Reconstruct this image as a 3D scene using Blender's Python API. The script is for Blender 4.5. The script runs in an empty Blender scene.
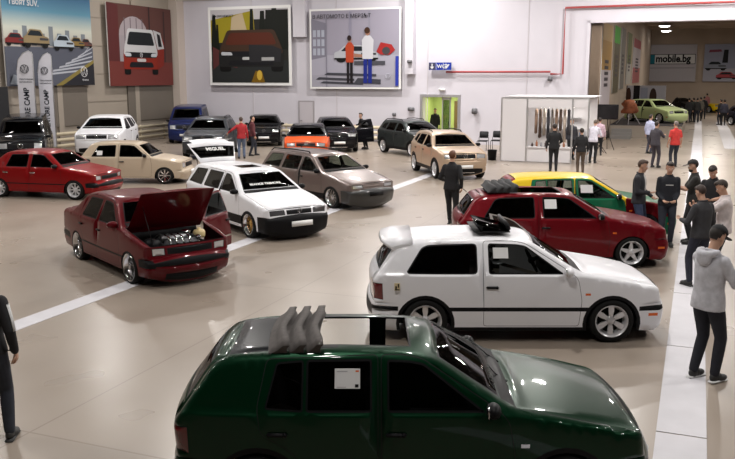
import bpy, bmesh, math, random
import numpy as np
from mathutils import Vector, Matrix
from mathutils.geometry import delaunay_2d_cdt
random.seed(7)
S = bpy.context.scene
COL = S.collection
PI = math.pi
R = math.radians
# ------------------------------------------------------------------ camera
F = 830.0; H = 3.5; CX = 367.5; CY = 229.5; YH = 76.0
TH = math.atan((CY - YH) / F)
cd = bpy.data.cameras.new('camera'); cam = bpy.data.objects.new('camera', cd); COL.objects.link(cam)
cd.sensor_fit = 'HORIZONTAL'; cd.sensor_width = 36.0; cd.lens = F / 735.0 * 36.0
cd.clip_end = 400
cam.location = (0, 0, H); cam.rotation_euler = (PI / 2 - TH, 0, 0)
S.camera = cam
# ------------------------------------------------------------------ world, exposure
w = bpy.data.worlds.new('world'); S.world = w; w.use_nodes = True
w.node_tree.nodes['Background'].inputs[0].default_value = (0.75, 0.72, 0.78, 1)
w.node_tree.nodes['Background'].inputs[1].default_value = 0.10
S.view_settings.view_transform = 'Standard'
S.view_settings.look = 'None'
S.view_settings.exposure = -0.25
S.view_settings.gamma = 1.0
S.view_settings.use_curve_mapping = False

def ray(px, py):
    u = (px - CX) / F; v = (py - CY) / F
    return Vector((u, math.cos(TH) - v * math.sin(TH), -math.sin(TH) - v * math.cos(TH)))
def gp(px, py, z=0.0):                       # where a line of sight meets the level z
    d = ray(px, py); t = (z - H) / d.z
    return Vector((d.x * t, d.y * t, z))
# hall axes: U runs along the hall, V across it
HA = math.atan((690 - CX) / F / math.cos(TH))
U = Vector((math.sin(HA), math.cos(HA), 0)); V = Vector((math.cos(HA), -math.sin(HA), 0))
def hall(u, v, z=0.0): return U * u + V * v + Vector((0, 0, z))
def onU(px, py, u0):                         # on the cross wall u = u0 -> (v, z)
    d = ray(px, py); t = u0 / d.dot(U); p = d * t
    return p.dot(V), p.z + H
def onV(px, py, v0):                         # on a long wall v = v0 -> (u, z)
    d = ray(px, py); t = v0 / d.dot(V); p = d * t
    return p.dot(U), p.z + H

# ------------------------------------------------------------------ materials
MC = {}
def mat(name, col, rough=0.5, metal=0.0, coat=0.0, emit=None, es=0.0, noise=0.0, nscale=8.0, spec=0.5):
    if name in MC: return MC[name]
    m = bpy.data.materials.new(name); m.use_nodes = True; nt = m.node_tree
    b = nt.nodes['Principled BSDF']
    b.inputs['Base Color'].default_value = (*col, 1); b.inputs['Roughness'].default_value = rough
    b.inputs['Metallic'].default_value = metal; b.inputs['Coat Weight'].default_value = coat
    b.inputs['Coat Roughness'].default_value = 0.03; b.inputs['Specular IOR Level'].default_value = spec
    if emit: b.inputs['Emission Color'].default_value = (*emit, 1); b.inputs['Emission Strength'].default_value = es
    if noise:
        tc = nt.nodes.new('ShaderNodeTexCoord'); n = nt.nodes.new('ShaderNodeTexNoise'); n.inputs['Scale'].default_value = nscale
        n.inputs['Detail'].default_value = 4
        cr = nt.nodes.new('ShaderNodeValToRGB'); e = cr.color_ramp.elements
        e[0].position = .3; e[1].position = .7
        e[0].color = (*[c * (1 - noise) for c in col], 1); e[1].color = (*[min(1, c * (1 + noise)) for c in col], 1)
        nt.links.new(tc.outputs['Object'], n.inputs['Vector']); nt.links.new(n.outputs['Fac'], cr.inputs['Fac'])
        nt.links.new(cr.outputs['Color'], b.inputs['Base Color'])
    MC[name] = m; return m
def glassmat(name, tint, rough=0.02, ior=1.5):
    if name in MC: return MC[name]
    m = bpy.data.materials.new(name); m.use_nodes = True; nt = m.node_tree; nt.nodes.clear()
    o = nt.nodes.new('ShaderNodeOutputMaterial'); t = nt.nodes.new('ShaderNodeBsdfTransparent'); g = nt.nodes.new('ShaderNodeBsdfGlossy')
    lw = nt.nodes.new('ShaderNodeLayerWeight'); lw.inputs[0].default_value = .5; pw = nt.nodes.new('ShaderNodeMath'); pw.operation = 'POWER'; pw.inputs[1].default_value = 5
    f = nt.nodes.new('ShaderNodeMath'); f.operation = 'MULTIPLY_ADD'; f.inputs[1].default_value = .5; f.inputs[2].default_value = .035; nt.links.new(lw.outputs['Facing'], pw.inputs[0]); nt.links.new(pw.outputs[0], f.inputs[0]); mx = nt.nodes.new('ShaderNodeMixShader')
    t.inputs[0].default_value = (*tint, 1); g.inputs['Roughness'].default_value = rough; 
    nt.links.new(f.outputs[0], mx.inputs[0]); nt.links.new(t.outputs[0], mx.inputs[1]); nt.links.new(g.outputs[0], mx.inputs[2])
    nt.links.new(mx.outputs[0], o.inputs[0]); MC[name] = m; return m
def paint(name, col, metal=0.0, rough=0.35): return mat(name, col, rough, metal, .45, spec=.08)

BLACKP = mat('black_plastic', (.007, .007, .008), .45, spec=.12)
RUB = mat('rubber', (.008, .008, .008), .75, spec=.2)
GAP = mat('panel_gap', (.004, .004, .004), .9)
INT = mat('cabin_trim', (.018, .018, .02), .8)
SEATM = mat('seat_fabric', (.03, .03, .034), .9, noise=.3, nscale=30)
CHROME = mat('chrome', (.75, .75, .77), .12, 1.0)
SILVER = mat('silver_alloy', (.66, .66, .68), .3, .45)
WHITEP = mat('white_plate', (.75, .75, .74), .4)
LAMP = mat('headlamp_lens', (.55, .56, .58), .1, .5, 1.0)
TAIL = mat('tail_lamp', (.12, .006, .008), .15, 0, 1.0)
ORG = mat('orange_lens', (.65, .12, .02), .2)
GLD = glassmat('tinted_glass', (.05, .055, .055)); GLC = glassmat('clear_glass', (.45, .50, .47)); GLP = glassmat('privacy_glass', (.015, .015, .018))

# ------------------------------------------------------------------ mesh helpers
def link(name, me, parent=None):
    o = bpy.data.objects.new(name, me); COL.objects.link(o)
    if parent: o.parent = parent
    return o
def tag(o, label=None, cat=None, group=None, kind=None):
    if label: o['label'] = label
    if cat: o['category'] = cat
    if group: o['group'] = group
    if kind: o['kind'] = kind
    return o
def empty(name, loc, rz, label, cat, group=None):
    o = bpy.data.objects.new(name, None); COL.objects.link(o); o.empty_display_size = .2
    o.location = loc; o.rotation_euler = (0, 0, rz); return tag(o, label, cat, group)
class MB:
    """collects shapes, each with a material, into one mesh"""
    def __init__(s): s.bm = bmesh.new(); s.mats = []
    def mi(s, m):
        if m not in s.mats: s.mats.append(m)
        return s.mats.index(m)
    def _fin(s, geom_faces, m, smooth):
        i = s.mi(m)
        for f in geom_faces: f.material_index = i; f.smooth = smooth
    def box(s, c, d, m, rot=None, bevel=0.0, smooth=False):
        t = bmesh.new(); bmesh.ops.create_cube(t, size=1.0)
        bmesh.ops.scale(t, vec=d, verts=t.verts)
        if bevel: bmesh.ops.bevel(t, geom=t.edges[:], offset=bevel, segments=2, affect='EDGES')
        mt = Matrix.Translation(c) @ (rot.to_4x4() if rot else Matrix())
        s.merge(t, mt, m, smooth or bevel > 0); return s
    def merge(s, t, mt, m, smooth=True):
        i = s.mi(m); vs = [s.bm.verts.new(mt @ v.co) for v in t.verts]
        t.verts.index_update()
        for f in t.faces:
            try: nf = s.bm.faces.new([vs[v.index] for v in f.verts]); nf.material_index = i; nf.smooth = smooth
            except ValueError: pass
        t.free()
    def cyl(s, a, b, r, m, r2=None, n=16, cap=True):
        a = Vector(a); b = Vector(b); r2 = r if r2 is None else r2
        t = bmesh.new(); bmesh.ops.create_cone(t, cap_ends=cap, segments=n, radius1=r, radius2=r2, depth=(b - a).length)
        q = (b - a).to_track_quat('Z', 'Y').to_matrix().to_4x4()
        s.merge(t, Matrix.Translation((a + b) / 2) @ q, m, True); return s
    def ball(s, c, rad, m, rot=None, n=16):
        t = bmesh.new(); bmesh.ops.create_uvsphere(t, u_segments=n, v_segments=max(6, n * 2 // 3), radius=1.0)
        sc = Matrix.Diagonal((*((rad,) * 3 if not hasattr(rad, '__len__') else rad), 1))
        s.merge(t, Matrix.Translation(c) @ (rot.to_4x4() if rot else Matrix()) @ sc, m, True); return s
    def lathe(s, prof, m, n=32, axis='Y', c=(0, 0, 0)):
        vs = []
        for k in range(n):
            a = 2 * PI * k / n
            row = []
            for (r, h) in prof:
                p = {'Y': (r * math.cos(a), h, r * math.sin(a)), 'Z': (r * math.cos(a), r * math.sin(a), h), 'X': (h, r * math.cos(a), r * math.sin(a))}[axis]
                row.append(s.bm.verts.new(Vector(p) + Vector(c)))
            vs.append(row)
        i = s.mi(m)
        for k in range(n):
            A, B = vs[k], vs[(k + 1) % n]
            for j in range(len(prof) - 1):
                f = s.bm.faces.new((A[j], B[j], B[j + 1], A[j + 1])); f.material_index = i; f.smooth = True
        return s
    def poly(s, pts, m, smooth=False):
        f = s.bm.faces.new([s.bm.verts.new(p) for p in pts]); f.material_index = s.mi(m); f.smooth = smooth; return s
    def prism(s, pts, ext, m, smooth=False):
        ext = Vector(ext); A = [s.bm.verts.new(Vector(p)) for p in pts]; B = [s.bm.verts.new(Vector(p) + ext) for p in pts]
        i = s.mi(m); n = len(A); fs = [s.bm.faces.new(A[::-1]), s.bm.faces.new(B)]
        for k in range(n): fs.append(s.bm.faces.new((A[k], A[(k + 1) % n], B[(k + 1) % n], B[k])))
        for f in fs: f.material_index = i; f.smooth = smooth
        return s
    def tube(s, pts, rad, m, n=10, closed=False):
        pts = [Vector(p) for p in pts]; N = len(pts); rings = []
        up = Vector((0, 0, 1))
        for k, p in enumerate(pts):
            a = pts[(k - 1) % N] if (k or closed) else p; b = pts[(k + 1) % N] if (k < N - 1 or closed) else p
            d = (b - a).normalized(); x = d.cross(up)
            if x.length < .05: x = d.cross(Vector((0, 1, 0)))
            x.normalize(); y = x.cross(d); r = rad[k] if hasattr(rad, '__len__') else rad
            rings.append([s.bm.verts.new(p + (x * math.cos(2 * PI * j / n) + y * math.sin(2 * PI * j / n)) * r) for j in range(n)])
        i = s.mi(m)
        for k in range(N if closed else N - 1):
            A, B = rings[k], rings[(k + 1) % N]
            for j in range(n):
                f = s.bm.faces.new((A[j], A[(j + 1) % n], B[(j + 1) % n], B[j])); f.material_index = i; f.smooth = True
        if not closed:
            for Rg in (rings[0][::-1], rings[-1]): f = s.bm.faces.new(Rg); f.material_index = i
        return s
    def build(s, name, parent=None, normals=True):
        bmesh.ops.recalc_face_normals(s.bm, faces=s.bm.faces[:])
        me = bpy.data.meshes.new(name); s.bm.to_mesh(me); s.bm.free()
        for m in s.mats: me.materials.append(m)
        return link(name, me, parent)
def copy_tree(o, parent=None):
    c = o.copy(); COL.objects.link(c)
    if parent: c.parent = parent
    for ch in o.children: copy_tree(ch, c)
    return c

# ------------------------------------------------------------------ wheels
def make_rim(style, rr, matl, wd=.19):
    """spoked rim lying in the XZ plane, outside face toward +Y"""
    mb = MB(); d = wd / 2
    mb.lathe([(rr * .80, -d), (rr * .80, d * .1), (rr * .93, d * .75), (rr, d * .98), (rr * 1.02, d), (rr * 1.02, d * .9)], CHROME if style in ('dish', 'mesh') else matl, 36)
    dark = GAP
    mb.lathe([(0, -d * .2), (rr * .80, -d * .2)], dark, 24)
    dep = {'dish': -.02, 'mesh': .02, 'star': .045, 'six': .05, 'multi': .05, 'steel': .03}[style]
    n = {'dish': 16, 'mesh': 10, 'star': 5, 'six': 6, 'multi': 12, 'steel': 8}[style]
    for k in range(n):
        a = 2 * PI * k / n + PI / 2
        ca, sa = math.cos(a), math.sin(a)
        def P(r, t, y): return (r * ca - t * sa, y, r * sa + t * ca)
        w0, w1 = {'dish': (.012, .016), 'mesh': (.01, .01), 'star': (.085, .035), 'six': (.05, .05), 'multi': (.013, .02), 'steel': (.03, .045)}[style]
        if style == 'mesh':
            for sg in (-1, 1):
                t1 = sg * rr * .24
                pts = [P(.05, -w0 / 2, dep + .01), P(.05, w0 / 2, dep + .01), P(rr * .84, t1 + w1 / 2, dep), P(rr * .84, t1 - w1 / 2, dep)]
                mb.prism(pts, (0, -.018, 0), matl)
        else:
            ro = rr * (.95 if style in ('star', 'six') else .84)
            pts = [P(.045, -w0 / 2, dep), P(.045, w0 / 2, dep), P(ro, w1 / 2, dep + (.012 if style != 'dish' else 0)), P(ro, -w1 / 2, dep + (.012 if style != 'dish' else 0))]
            if style == 'six': pts = [P(.045, -.022, dep), P(.045, .022, dep), P(rr * .6, .036, dep + .006), P(ro, .034, dep + .012), P(ro, -.034, dep + .012), P(rr * .6, -.036, dep + .006)]
            mb.prism(pts, (0, -.03, 0), matl)
    mb.lathe([(0, dep + .022), (.035, dep + .02), (.058, dep + .005), (.062, dep - .03)], matl, 20)
    for k in range(5):
        a = 2 * PI * k / 5; mb.cyl((.045 * math.cos(a), dep, .045 * math.sin(a)), (.045 * math.cos(a), dep + .012, .045 * math.sin(a)), .007, BLACKP, n=8)
    return mb
WH = {}
def wheel(parent, loc, left, style, rad, rr, matl, wd=.2):
    key = (style, rad, rr, matl.name)
    if key not in WH:
        d = wd / 2; mb = MB()
        mb.lathe([(rr, -d * .9), (rr + .01, -d), (rad * .93, -d * 1.02), (rad, -d * .8), (rad, d * .8), (rad * .93, d * 1.02), (rr + .01, d), (rr, d * .9)], RUB, 40)
        mb.lathe([(0, -d * .7), (rr, -d * .8)], GAP, 20)
        a = mb.build('wheel_mesh'); b = make_rim(style, rr, matl, wd).build('rim_mesh')
        WH[key] = (a.data, b.data)
        for o in (a, b): bpy.data.objects.remove(o)
    ty = link('wheel', WH[key][0], parent); ty.location = loc; ty.rotation_euler = (0, 0, 0 if left else PI)
    link('rim', WH[key][1], ty)
    return ty

# ------------------------------------------------------------------ car body
def rnd(P, r=.03, n=3):
    """round the corners of a closed 2-D outline"""
    out = []; N = len(P)
    for i in range(N):
        a, b, c = (Vector(P[(i + j) % N]) for j in (-1, 0, 1))
        u = (a - b); v = (c - b); q = min(r, u.length * .4, v.length * .4)
        s = b + u.normalized() * q; e = b + v.normalized() * q
        for k in range(n + 1):
            t = k / n; out.append(tuple(s * (1 - t) ** 2 + b * 2 * t * (1 - t) + e * t * t))
    return out
def area(P): return sum(P[i][0] * P[(i + 1) % len(P)][1] - P[(i + 1) % len(P)][0] * P[i][1] for i in range(len(P))) / 2
def inset(P, d):
    if area(P) < 0: d = -d
    N = len(P); out = []
    for i in range(N):
        a, b, c = (Vector(P[(i + j) % N]) for j in (-1, 0, 1))
        u = (b - a).normalized(); v = (c - b).normalized()
        n1 = Vector((-u.y, u.x)); n2 = Vector((-v.y, v.x)); m = n1 + n2
        if m.length < 1e-6: m = n1
        m.normalize(); k = d / max(.4, m.dot(n1)); out.append(tuple(b + m * k))
    return out
def inpoly(px, py, P):
    P = np.asarray(P); x0, y0 = P[:, 0], P[:, 1]; x1, y1 = np.roll(x0, -1), np.roll(y0, -1)
    px = np.asarray(px)[:, None]; py = np.asarray(py)[:, None]
    c = ((y0 > py) != (y1 > py)) & (px < (x1 - x0) * (py - y0) / (y1 - y0 + 1e-12) + x0)
    return (c.sum(1) % 2) == 1
def cdt(pts, edges):
    v, e, f, _, _, _ = delaunay_2d_cdt([Vector(p) for p in pts], edges, [], 0, 1e-5, False)
    return np.array([(p.x, p.y) for p in v]), f
def loop_add(pts, edges, P, closed=True):
    k = len(pts); pts += [tuple(p) for p in P]; n = len(P)
    edges += [(k + i, k + (i + 1) % n) for i in range(n if closed else n - 1)]

CRN = [.12, .12, .12, .11, .09, .07, .035, .025, .025, .05, .06, .02, .015, .02, .04, .06, .05, .05, .07, .08, .08, .08]
RCR = [.10, .12, .12, .10, .09, .08, .06, .05, .05, .05, .055, .06, .06, .06, .06, .06, .07, .08, .10, .10, .10, .10]
class Car:
    def __init__(s, P, W, zb, wr, arch, sill=.2, crown=None, rc=None, grid=.10, plan=.09):
        s.P = P; s.W = W; s.zb = zb; s.wr = wr; s.arch = arch; s.sill = sill; s.grid = grid; s.plan = plan
        crown = crown or CRN; rc = rc or RCR; nP = len(P)
        P = [(p[0] - crown[min(i, len(crown) - 1)] * .95 if i <= 5 else p[0] + (crown[min(i, len(crown) - 1)] * .9 if i >= nP - 5 else 0), p[1]) + tuple(p[2:]) for i, p in enumerate(P)]; s.P = P
        ctl = [(p[0], p[1], float(i), crown[min(i, len(crown) - 1)], rc[min(i, len(rc) - 1)]) for i, p in enumerate(P)]
        out = [ctl[0]]
        for i in range(1, len(ctl) - 1):
            a, b, c = (np.array(ctl[i + j]) for j in (-1, 0, 1))
            la = np.hypot(*(a - b)[:2]); lc = np.hypot(*(c - b)[:2]); q = P[i][2] if len(P[i]) > 2 else .07
            sa = b + (a - b) * min(q / la, .45); se = b + (c - b) * min(q / lc, .45)
            for k in range(5):
                t = k / 4; out.append(tuple(sa * (1 - t) ** 2 + b * 2 * t * (1 - t) + se * t * t))
        out.append(ctl[-1])
        o2 = [out[0]]
        for a, b in zip(out, out[1:]):
            a = np.array(a); b = np.array(b); L = np.hypot(*(b - a)[:2])
            if L < .004: continue
            n = max(1, int(L / grid + .5))
            for k in range(1, n + 1): o2.append(tuple(a + (b - a) * k / n))
        s.sil = np.array(o2); d = np.diff(s.sil[:, :2], axis=0); s.S = np.concatenate([[0], np.cumsum(np.hypot(d[:, 0], d[:, 1]))])
        s.x1 = s.sil[:, 0].max(); s.x0 = s.sil[:, 0].min(); s.zr = s.sil[:, 1].max()
        s.sidef = []; s.topf = []; s.moves = {}; s.par = {}
    def k2s(s, k): return float(np.interp(k, s.sil[:, 2], s.S))
    def hw(s, x, z):
        W2 = s.W / 2; zm = s.zb * .6
        lo = W2 * (1 - .05 * np.clip((zm - z) / zm, 0, 1) ** 2); mid = W2 - .025 * np.clip((z - zm) / (s.zb - zm), 0, 1) ** 2
        b = np.where(z < zm, lo, mid); t = np.clip((z - s.zb) / (s.zr - s.zb), 0, 1.2)
        sh = np.clip((z - s.zb) / .03, 0, 1); b0 = W2 - .025
        b = np.where(z > s.zb, b0 - .02 * sh * sh * (3 - 2 * sh) - (b0 - .02 - s.wr) * t ** 1.1, b)
        e = (x - (s.x0 + s.x1) / 2) / ((s.x1 - s.x0) / 2)
        return b * (1 - s.plan * np.clip((np.abs(e) - .45) / .55, 0, 1) ** 2.2)
    def mapside(s, pts):
        X, Z = pts[:, 0], pts[:, 1]; A = s.sil[:-1]; B = s.sil[1:]
        dx = B[:, 0] - A[:, 0]; dz = B[:, 1] - A[:, 1]; L2 = dx * dx + dz * dz
        t = np.clip(((X[:, None] - A[:, 0]) * dx + (Z[:, None] - A[:, 1]) * dz) / L2, 0, 1)
        d = np.hypot(X[:, None] - (A[:, 0] + t * dx), Z[:, None] - (A[:, 1] + t * dz)); j = d.argmin(1); ii = np.arange(len(X))
        dm = d[ii, j]; r = A[j, 4] + t[ii, j] * (B[j, 4] - A[j, 4])
        q = np.clip(1 - dm / r, 0, 1)
        return s.hw(X, Z) - r * (1 - np.sqrt(np.clip(1 - q * q, 0, 1)))
    # features ------------------------------------------------------
    def side(s, part, m, poly, seal=0, gap=0, only=None, par=None, sealm=None):
        if seal: s.sidef.append((part, sealm or BLACKP, poly, only)); poly = inset(poly, seal)
        if gap: s.sidef.append(('body', GAP, poly, only)); poly = inset(poly, gap)
        s.sidef.append((part, m, poly, only))
        if par: s.par[part] = par
    def top(s, part, m, poly, seal=0, gap=0):
        """poly in (k, t)"""
        P = [(s.k2s(k), t) for k, t in poly]
        def ins(P, d):                           # inset with t scaled to metres
            w = s.W / 2 * .9; Q = inset([(a, b * w) for a, b in P], d); return [(a, b / w) for a, b in Q]
        if seal: s.topf.append((part if part != 'hole' else 'roof_opening_frame', BLACKP, P)); P = ins(P, seal)
        if gap: s.topf.append(('body', GAP, P)); P = ins(P, gap)
        s.topf.append((part, m, P))
    def build(s, root, body_m):
        # ---- side triangulation
        pts = []; E = []
        bot = [(s.sil[-1][0], s.sil[-1][1])]
        for (xa, za, ra) in sorted(s.arch):
            h = s.sill - za; dx = math.sqrt(max(0, ra * ra - h * h)); a0 = math.atan2(h, -dx); a1 = math.atan2(h, dx)
            if a0 < 0: a0 += 2 * PI
            bot.append((xa - dx, s.sill))
            for k in range(1, 20): a = a0 + (a1 - a0) * k / 20; bot.append((xa + ra * math.cos(a), za + ra * math.sin(a)))
            bot.append((xa + dx, s.sill))
        sl = [(p[0], p[1]) for p in s.sil]
        outline = sl + bot[1:]
        loop_add(pts, E, outline)
        for fr in (.12, .35, .7, 1.0):
            T = np.gradient(s.sil[:, :2], axis=0); T /= np.hypot(T[:, 0], T[:, 1])[:, None]
            Nn = np.stack([-T[:, 1], T[:, 0]], 1)      # inward (left of travel front->rear over roof)
            Q = s.sil[:, :2] + Nn * (s.sil[:, 4] * fr)[:, None]
            pts += [tuple(q) for q in Q]
        for z in (s.zb, s.zb + .012, s.zb + .03): pts += [(x, z) for x in np.arange(s.x0 + .1, s.x1 - .1, s.grid)]
        for (_, _, P, _) in s.sidef: loop_add(pts, E, P)
        nb = len(outline)
        gx = np.arange(s.x0, s.x1, s.grid); gz = np.arange(s.sill, s.zr, s.grid * .8)
        G = np.array([(a, b) for a in gx for b in gz]); G = G[inpoly(G[:, 0], G[:, 1], outline)]
        pts += [tuple(g) for g in G]
        PV, FT = cdt(pts, E)
        C = np.array([PV[list(f)].mean(0) for f in FT]); ok = inpoly(C[:, 0], C[:, 1], outline)
        Y = s.mapside(PV)
        lab = {1: np.array([0] * len(FT)), -1: np.array([0] * len(FT))}; feats = [('body', body_m)]
        for (pn, m, P, only) in s.sidef:
            feats.append((pn, m)); q = inpoly(C[:, 0], C[:, 1], P)
            for sg in (1, -1):
                if only is None or only == sg: lab[sg][q] = len(feats) - 1
        bm = bmesh.new(); pl = bm.faces.layers.int.new('p'); keys = []
        def key(pn, m, sg):
            k = (pn, m, sg if pn != 'body' and pn in s.sided else 0)
            if k not in keys: keys.append(k)
            return keys.index(k)
        s.sided = {f[0] for f in s.sidef} - {'body', 'front_bumper', 'rear_bumper', 'window_seal', 'roof'}
        for sg in (1, -1):
            vs = [bm.verts.new((PV[i][0], sg * Y[i], PV[i][1])) for i in range(len(PV))]
            for i, f in enumerate(FT):
                if not ok[i]: continue
                pn, m = feats[lab[sg][i]]
                if pn == 'hole': continue
                ids = list(f) if sg == -1 else list(f)[::-1]
                nf = bm.faces.new([vs[j] for j in ids]); nf[pl] = key(pn, m, sg)
        # ---- top strip
        n = 9; tv = [-1 + 2 * k / (n * 2 - 2) for k in range(n * 2 - 1)]
        pts = []; E = []; Smax = s.S[-1]
        for sg in (-1, 1): loop_add(pts, E, [(a, sg) for a in s.S], False)
        pts += [(a, t) for a in s.S for t in tv[1:-1]]
        for (_, _, P) in s.topf: loop_add(pts, E, [(min(max(a, 0), Smax), max(-1, min(1, b))) for a, b in P])
        PV, FT = cdt(pts, E); sc = s.S
        x = np.interp(PV[:, 0], sc, s.sil[:, 0]); z = np.interp(PV[:, 0], sc, s.sil[:, 1]); c = np.interp(PV[:, 0], sc, s.sil[:, 3]); r = np.interp(PV[:, 0], sc, s.sil[:, 4])
        T = np.gradient(s.sil[:, :2], axis=0); T /= np.hypot(T[:, 0], T[:, 1])[:, None]
        nx = np.interp(PV[:, 0], sc, T[:, 1]); nz = np.interp(PV[:, 0], sc, -T[:, 0])
        ye = s.hw(x, z) - r; cr = c * (1 - np.abs(PV[:, 1]) ** 2.2)
        X = x + nx * cr; Zz = z + nz * cr; Yy = PV[:, 1] * ye
        C = np.array([PV[list(f)].mean(0) for f in FT]); lb = np.zeros(len(FT), int); tf = [('body', body_m)]
        for (pn, m, P) in s.topf: tf.append((pn, m)); lb[inpoly(C[:, 0], C[:, 1], P)] = len(tf) - 1
        vs = [bm.verts.new((X[i], Yy[i], Zz[i])) for i in range(len(PV))]
        for i, f in enumerate(FT):
            pn, m = tf[lb[i]]
            if pn == 'hole': continue
            sg = 1 if C[i][1] > 0 else -1
            k = (pn, m, sg if pn in ('headlight', 'taillight', 'indicator', 'fog_light') else 0)
            if k not in keys: keys.append(k)
            try: nf = bm.faces.new([vs[j] for j in f]); nf[pl] = keys.index(k)
            except ValueError: pass
        bmesh.ops.remove_doubles(bm, verts=bm.verts[:], dist=2e-4)
        bmesh.ops.recalc_face_normals(bm, faces=bm.faces[:]); bm.normal_update()
        bm.verts.index_update()
        N = [v.normal.copy() for v in bm.verts]
        # outward check
        tot = sum((f.calc_center_median() - Vector((0, 0, .6))).dot(f.normal) for f in bm.faces)
        flip = tot < 0
        # ---- split into parts
        groups = {}
        for f in bm.faces:
            pn, m, sg = keys[f[pl]]; groups.setdefault((pn, sg), []).append((f, m))
        s.objs = {}
        for (pn, sg), fl in groups.items():
            idx = {}; co = []; nn = []; faces = []; mi = []; mats = []
            for f, m in fl:
                if m not in mats: mats.append(m)
                ids = []
                for v in f.verts:
                    if v.index not in idx: idx[v.index] = len(co); co.append(v.co.copy()); nn.append(N[v.index] * (-1 if flip else 1))
                    ids.append(idx[v.index])
                faces.append(ids[::-1] if flip else ids); mi.append(mats.index(m))
            mv = s.moves.get((pn, sg)) or s.moves.get((s.par.get(pn), sg))
            if mv is not None: co = [mv @ c for c in co]; nn = [(mv.to_3x3() @ q).normalized() for q in nn]
            me = bpy.data.meshes.new(pn); me.from_pydata(co, [], faces)
            for m in mats: me.materials.append(m)
            me.polygons.foreach_set('material_index', mi); me.polygons.foreach_set('use_smooth', [True] * len(faces)); me.update()
            me.normals_split_custom_set_from_vertices(nn)
            s.objs[(pn, sg)] = link(pn.split('#')[0], me, root)
        bm.free()
        for (pn, sg), o in s.objs.items():
            p = s.par.get(pn)
            if p and (p, sg) in s.objs: o.parent = s.objs[(p, sg)]
        return s.objs
SEAT = None
def seat_mesh():
    global SEAT
    if SEAT is None:
        mb = MB(); mb.box((.0, 0, .34), (.50, .48, .14), SEATM, bevel=.05)
        mb.box((-.27, 0, .62), (.13, .48, .58), SEATM, Matrix.Rotation(R(-14), 3, 'Y'), bevel=.05)
        mb.box((-.36, 0, .99), (.08, .26, .16), SEATM, Matrix.Rotation(R(-8), 3, 'Y'), bevel=.03)
        mb.cyl((-.34, .06, .86), (-.36, .06, .98), .006, CHROME, n=6).cyl((-.34, -.06, .86), (-.36, -.06, .98), .006, CHROME, n=6)
        o = mb.build('seat'); SEAT = o.data; bpy.data.objects.remove(o)
    return SEAT
def cabin(root, c, xf, xr, zoff=0.0, cowl=.8, floor=.25):
    for y in (.36, -.36):
        q = link('seat', seat_mesh(), root); q.location = (xf, y, zoff)
    mb = MB(); mb.box((xr, 0, .36 + zoff), (.48, 1.2, .16), SEATM, bevel=.05); mb.box((xr - .28, 0, .62 + zoff), (.13, 1.22, .56), SEATM, Matrix.Rotation(R(-16), 3, 'Y'), bevel=.05)
    for y in (.36, -.36): mb.box((xr - .37, y, .96 + zoff), (.07, .24, .13), SEATM, bevel=.03)
    mb.build('rear_bench', root)
    hwz = c.W / 2 - .12
    mb = MB(); mb.box((cowl - .12, 0, c.zb - .12), (.36, hwz * 2 - .1, .22), INT, bevel=.05); mb.box((cowl - .24, .36, c.zb - .04), (.14, .32, .1), INT, bevel=.03)
    mb.box((cowl - .5, 0, c.zb - .42), (.6, .22, .25), INT, bevel=.03); mb.build('dashboard', root)
    mb = MB(); a = Vector((cowl - .42, .36, c.zb - .04)); ax = Vector((.9, 0, .45)).normalized(); yy = Vector((0, 1, 0)); xx = ax.cross(yy)
    mb.tube([a + (yy * math.cos(t) + xx * math.sin(t)) * .18 for t in np.linspace(0, 2 * PI, 21)[:-1]], .014, INT, 8, True)
    mb.cyl(a - yy * .18, a + yy * .18, .014, INT, n=8).cyl(a, a + ax * .2, .03, INT, n=8); mb.ball(a, .05, INT, n=10)
    mb.build('steering_wheel', root)
    # floor pan, liners
    mb = MB(); x0, x1 = c.x0 + .2, c.x1 - .2
    mb.box(((x0 + x1) / 2, 0, floor), (x1 - x0, c.W - .62, .12), GAP)
    A = sorted(c.arch); mx0, mx1 = A[0][0] + A[0][2] + .02, A[1][0] - A[1][2] - .02
    mb.box(((mx0 + mx1) / 2, 0, floor - .02), (mx1 - mx0, c.W - .12, .1), GAP)
    for (xa, za, ra) in c.arch:
        for sg in (1, -1):
            pr = [(xa + (ra + .015) * math.cos(t), za + (ra + .015) * math.sin(t)) for t in np.linspace(-.25, PI + .25, 18)]
            y0 = sg * (float(c.hw(np.array([xa]), np.array([za + .1]))[0]) - .035); y1 = sg * (c.W / 2 - .36)
            for (p, q) in zip(pr, pr[1:]): mb.poly([(p[0], y0, p[1]), (q[0], y0, q[1]), (q[0], y1, q[1]), (p[0], y1, p[1])], GAP)
            mb.poly([(p[0], y1, p[1]) for p in pr], GAP)
    mb.build('underbody', root)
def mirror(root, c, m, x=None, z=None, only=(1, -1), par=None):
    x = c.P[9][0] - .16 if x is None else x; z = c.zb + .07 if z is None else z
    for sg in only:
        y = sg * (float(c.hw(np.array([x]), np.array([z]))[0]) + .09)
        mb = MB(); mb.ball((x, y, z), (.06, .10, .062), m); mb.box((x - .045, y, z), (.012, .16, .09), CHROME, bevel=.005)
        mb.cyl((x, y - sg * .14, z - .03), (x, y - sg * .04, z - .02), .022, BLACKP, n=8)
        mb.build('wing_mirror', par or root)
def plate(root, c, front=True, z=.38, m=None, off=.0, w=.52, y=0):
    x = c.x1 + c.sil[3][3] if front else c.x0 - .08
    k = 2.0 if front else 17.2
    sx = float(np.interp(k, c.sil[:, 2], c.sil[:, 0])) + (float(np.interp(k, c.sil[:, 2], c.sil[:, 3])) * (1 if front else -1))
    mb = MB(); mb.box((sx + (.012 + off) * (1 if front else -1), y, z), (.012, w, .115), m or WHITEP, bevel=.003)
    return mb.build('license_plate', root)
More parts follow.
